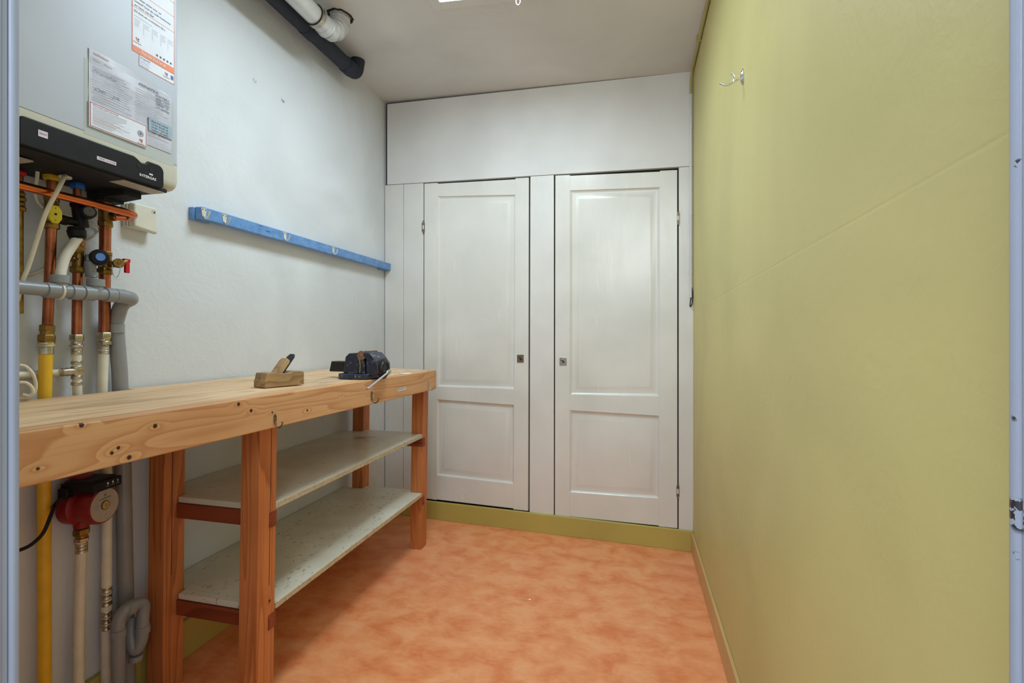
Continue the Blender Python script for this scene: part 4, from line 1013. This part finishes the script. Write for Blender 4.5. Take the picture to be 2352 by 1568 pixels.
# white cables
cb = lambda n_, pts, r, lab, m_='cable': tag((lambda b: (tube(b, smoothpath(pts, 8), r, 12), obj(n_, b, m_))[1])(nb()), lab, 'cable')
cable1 = cb('cable', [(-1.40, atX(150, 388, -1.40).y, 1.512)] + [atX(x, y, X) for x, y, X in ((146, 410, -1.37), (128, 445, -1.362), (105, 490, -1.38), (85, 550, -1.41), (66, 610, -1.43), (52, 645, -1.44), (40, 690, -1.45))], .0048, 'cream cable hanging diagonally from the boiler in front of the pipes')
bm = nb(); pq = Vector((-1.40, atX(150, 388, -1.40).y, 1.503)); lathe(bm, pq, Z, [(0, .012), (.002, .0135), (.004, .0135), (.006, .012)], 22); obj('grommet', bm, 'whitepipe', bo)
cb('cable', [atX(80, 366, -1.42), atX(86, 385, -1.43), atX(85, 410, -1.44), atX(81, 440, -1.45), atX(87, 462, -1.452), atX(100, 476, -1.455)], .0042, 'thin cream cable behind the shiny copper pipe, left of the yellow nut')
cb('cable', [atX(98, 478, -1.485), atX(60, 626, -1.50), atX(55, 630, -1.501)][0:1] + [Vector((-1.498, atX(225, 520, -1.498).y, atX(225, 520, -1.498).z)), atX(190, 560, -1.5), atX(100, 618, -1.5), atX(55, 632, -1.5)][0:4], .003, 'thin cable along the white wall behind the copper pipes')
# cable from wall box
cb('cable', [atX(292, 500, -1.498), atX(258, 480, -1.499), atX(262, 470, -1.499)], .003, 'short cable behind the white wall box')
loop = [atX(45, 838, -1.43), atX(60, 842, -1.425), atX(75, 858, -1.42), atX(82, 880, -1.42), atX(80, 900, -1.425), atX(66, 912, -1.43), atX(45, 914, -1.44)]
cb('cable', loop, .0036, 'white cable loop on the workbench beside the yellow pipe, outer turn')
loop = [atX(45, 878, -1.43), atX(60, 879, -1.425), atX(73, 889, -1.42), atX(76, 902, -1.42), atX(66, 908, -1.425), atX(52, 905, -1.43)]
cb('cable', loop, .0036, 'white cable loop on the workbench beside the yellow pipe, inner turn')

# ------------------------------------------------------------------ grey drain
dr = empty('drain_pipe', (-1.46, 1.1, 0), 'grey plastic drain pipe crossing the copper pipes then dropping to the floor', 'drain pipe')
GX, GZ = -1.412, 1.216
def gy(x): return atX(x, 675, GX).y
bm = nb(); g0 = Vector((GX, .45, GZ + .004)); g1 = Vector((GX, gy(285), GZ)); cyl(bm, g0, g1, .0165, seg=22)
vtop = atX(273, 720, -1.455); el = Vector((GX + .004, gy(306), GZ - .004))
tube(bm, fillet([g1 - UY * .02, el, vtop + Vector((.004, .004, .03)), Vector((-1.468, vtop.y, vtop.z - .03))], .03, 8), .019, 22)
vy0 = atX(274, 800, -1.468).y
tube(bm, [Vector((-1.468, vtop.y, vtop.z - .02)), Vector((-1.468, vy0 + .001, 1.0)), Vector((-1.468, vy0 + .012, .7)), Vector((-1.468, vy0 + .026, 0.0))], .0195, 22)
obj('pipe', bm, 'greypipe', dr)
for a_, b_ in ((102, 132), (160, 185), (188, 215), (240, 263), (263, 284)):
    bm = nb(); lathe(bm, (GX, gy(a_), GZ), UY, [(0, .0170), (.0008, .0195), (gy(b_) - gy(a_) - .0008, .0195), (gy(b_) - gy(a_), .0170)], 24); obj('socket', bm, 'greypipe', dr)
bm = nb(); lathe(bm, (-1.468, vtop.y, vtop.z - .03), -Z, [(0, .0200), (.001, .0222), (.026, .0222), (.027, .0200)], 24)
obj('socket', bm, 'greypipe', dr)
bm = nb(); lathe(bm, (GX, gy(133), GZ), UY, [(0, .0195), (.001, .0215), (.005, .0215), (.006, .0195)], 24); obj('clip', bm, 'whitepipe', dr, label='white pipe clip')
for x in (137, 220):
    p = Vector((GX, gy(x), GZ)); bm = nb(); lathe(bm, p, Z, [(0, .0165), (.020, .0165), (.021, .0195), (.040, .0195), (.040, .0170), (.030, .0170)], 24); obj('inlet_cup', bm, 'greypipe', dr)
# siphon at the bottom
s0 = [atX(x, y, X) for x, y, X in ((272, 1568, -1.42), (272, 1420, -1.42), (292, 1393, -1.41), (332, 1380, -1.41), (328, 1420, -1.41), (326, 1470, -1.41), (312, 1498, -1.42), (300, 1470, -1.435), (303, 1420, -1.455))]
sp_ = empty('drain_trap', (s0[1].x, s0[1].y, 0), 'grey plastic siphon loop low on the wall beside the bench leg', 'siphon')
bm = nb(); s0[0] = Vector((s0[1].x, s0[1].y, 0.0)); tube(bm, fillet(s0[:4] + [s0[4]] + s0[5:], .035, 8), .0165, 22); obj('pipe', bm, 'greypipe', sp_)
for p, d_ in ((s0[1] - Z * .03, -Z), (s0[4] - Z * .02, -Z), (atX(288, 1401, -1.41), s0[3] - s0[2])):
    bm = nb(); lathe(bm, p, d_, [(0, .0168), (.001, .0190), (.022, .0190), (.023, .0168)], 24); obj('socket', bm, 'greypipe', sp_)
bm = nb(); lathe(bm, s0[6] + Z * -.008, -Z, [(0, .017), (.004, .018), (.014, .018), (.016, .014)], 12)
obj('socket', bm, 'greypipe', sp_)

# ------------------------------------------------------------------ circulation pump
PYc = atX(182, 1150, -1.470).y; PZc = .640
pu = empty('circulation_pump', (-1.470, PYc, PZc - .06), 'dark red circulation pump with round grey face under the workbench', 'pump')
pd = Vector((.93, .20, 0)).normalized(); pc = Vector((-1.462, PYc, PZc)); psd = Vector((-pd.y, pd.x, 0))
bm = nb(); lathe(bm, pc - pd * .030, pd, [(0, .034), (.006, .050), (.036, .052), (.042, .046), (.05, .045), (.070, .050), (.088, .050), (.094, .048), (.095, .043)], 36)
cyl(bm, pc - Z * .03, pc - Z * .062, .020, .017); cyl(bm, pc + Z * .03, pc + Z * .075, .020, .019)
lathe(bm, pc + Z * .070, Z, [(0, .020), (.002, .026), (.012, .026), (.013, .020)], 24)
obj('housing', bm, 'pumpred', pu)
fc = pc + pd * .0652
bm = nb(); lathe(bm, fc, pd, [(0, .0440), (.0012, .0440), (.0014, 0)], 40, 0); 
cyl(bm, fc + pd * .0012, fc + pd * .0030, .0125, seg=24, mi=1); cyl(bm, fc + pd * .003, fc + pd * .0036, .0105, seg=24, mi=2)
obox(bm, fc + pd * .0037, pd, psd, Z, .0004, .0012, .011, 1)
obox(bm, fc + pd * .0016 + Z * .019, pd, (psd + Z * .05).normalized(), Z, .0004, .036, .0016, 1)
addtext(bm, 'X', fc + pd * .0018 + Z * .0235 - psd * .005, psd, Z, .012, 1, .010)
for a_, b_, w_ in ((-.024, .006, .010), (-.026, 0, .012), (-.024, -.006, .010), (.018, .002, .010), (-.018, -.014, .007), (.004, -.027, .006), (.018, -.006, .008)):
    obox(bm, fc + pd * .0016 + psd * a_ + Z * b_, pd, psd, Z, .0003, w_, .0012, 3)
nm = obj('name_plate', bm, ['greylabel', 'ink', 'gold', 'greyink'], pu, label='round grey face with brass centre screw')
bm = nb(); tb_ = pc + pd * .012 + Z * .057
obox(bm, tb_ + pd * .018, pd, psd, Z, .092, .088, .026); obox(bm, tb_ + pd * .018 + Z * .015 - psd * .004, pd, psd, Z, .075, .075, .008)
obox(bm, tb_ - psd * .045 - pd * .012 - Z * .010, pd, psd, Z, .026, .020, .026)
bx_ = obj('terminal_box', bm, 'blackplastic', pu, bevel=.002)
bm = nb(); face = tb_ + pd * .0642
for i in range(3): obox(bm, face + psd * (-.002 + .016 * i) + Z * .003, pd, psd, Z, .0006, .005 - .0012 * i, .005); obox(bm, face + psd * (-.002 + .016 * i) - Z * .004, pd, psd, Z, .0006, .010, .0006)
obj('speed_marks', bm, 'white', pu, smooth=False)
bm = nb(); nut(bm, pc - Z * .082, pc - Z * .064, .0195); cyl(bm, pc - Z * .09, pc - Z * .080, .013); obj('brass_nut', bm, 'brass', pu, bevel=.0006)
bm = nb(); nut(bm, pc - Z * .100, pc - Z * .089, .0175)
for i in range(3): lathe(bm, pc - Z * (.104 + i * .009), -Z, [(0, .0130), (.001, .0142), (.005, .0132), (.008, .0142)], 22)
obj('press_sleeve', bm, 'nickel', pu, bevel=.0005)
bm = nb(); tube(bm, [pc - Z * .100, Vector((pc.x - .006, pc.y - .002, .30)), Vector((pc.x - .006, pc.y - .002, 0))], .0122, 18)
obj('outlet_pipe', bm, 'whitepipe', pu, label='cream plastic pipe from the pump down to the floor')
cs = tb_ - psd * .052 - pd * .014 - Z * .018
tag((lambda b: (tube(b, smoothpath([cs, cs + Vector((-.004, -.016, -.018)), atX(118, 1180, -1.42), atX(100, 1222, -1.42), atX(75, 1248, -1.42), atX(48, 1262, -1.42), atX(20, 1268, -1.42)], 8), .0042, 12), obj('cable', b, 'blackmatte'))[1])(nb()), 'black mains cable curving left from the red pump', 'cable')

# ------------------------------------------------------------------ white wall box
wb_ = empty('wall_box', (WLX, 1.185, 1.43), 'off-white plastic room control box on the wall right of the pipes', 'control box')
bm = nb(); box(bm, WLX, WLX + .012, 1.137, 1.220, 1.434, 1.506); box(bm, WLX + .012, WLX + .019, 1.140, 1.222, 1.432, 1.508); obj('back_shell', bm, 'box', wb_, bevel=.003)
bm = nb(); hexa(bm, [(WLX + .020, 1.142, 1.434), (WLX + .037, 1.150, 1.437), (WLX + .037, 1.222, 1.429), (WLX + .020, 1.226, 1.426), (WLX + .020, 1.142, 1.510), (WLX + .037, 1.150, 1.508), (WLX + .037, 1.222, 1.508), (WLX + .020, 1.226, 1.510)])
obj('cover', bm, 'box', wb_, bevel=.004, seg=3)
bm = nb(); lathe(bm, (WLX + .0371, 1.211, 1.493), (1, 0, 0), [(0, .0032), (.0004, .0032), (.0004, 0)], 14)
for z_ in (1.494, 1.490): box(bm, WLX + .0370, WLX + .0374, 1.202, 1.2035, z_, z_ + .0018)
box(bm, WLX + .0370, WLX + .0374, 1.204, 1.216, 1.4985, 1.4991); obj('indicator', bm, 'ink', wb_, smooth=False)
# red tap peeking out under the boiler at the far left
bm = nb(); p = atX(46, 396, -1.45); cyl(bm, (p.x, p.y - .01, p.z), (p.x, p.y + .009, p.z), .0075, seg=14); cyl(bm, (p.x, p.y - .006, p.z), (p.x, p.y - .006, p.z - .016), .006, mi=0)
tag(obj('red_tap', bm, ['red']), 'small red tap half hidden under the boiler beside the door frame', 'tap')
bm = nb(); p = atX(46, 440, -1.46)
for i in range(4): nut(bm, p - Z * (i * .012 + .011), p - Z * (i * .012), .010 + .002 * (i % 2))
tube(bm, [p - Z * .3, p + Z * .045], .0065, 12)
tag(obj('brass_fitting', bm, 'brass'), 'narrow brass fitting half hidden behind the left door frame', 'fitting')
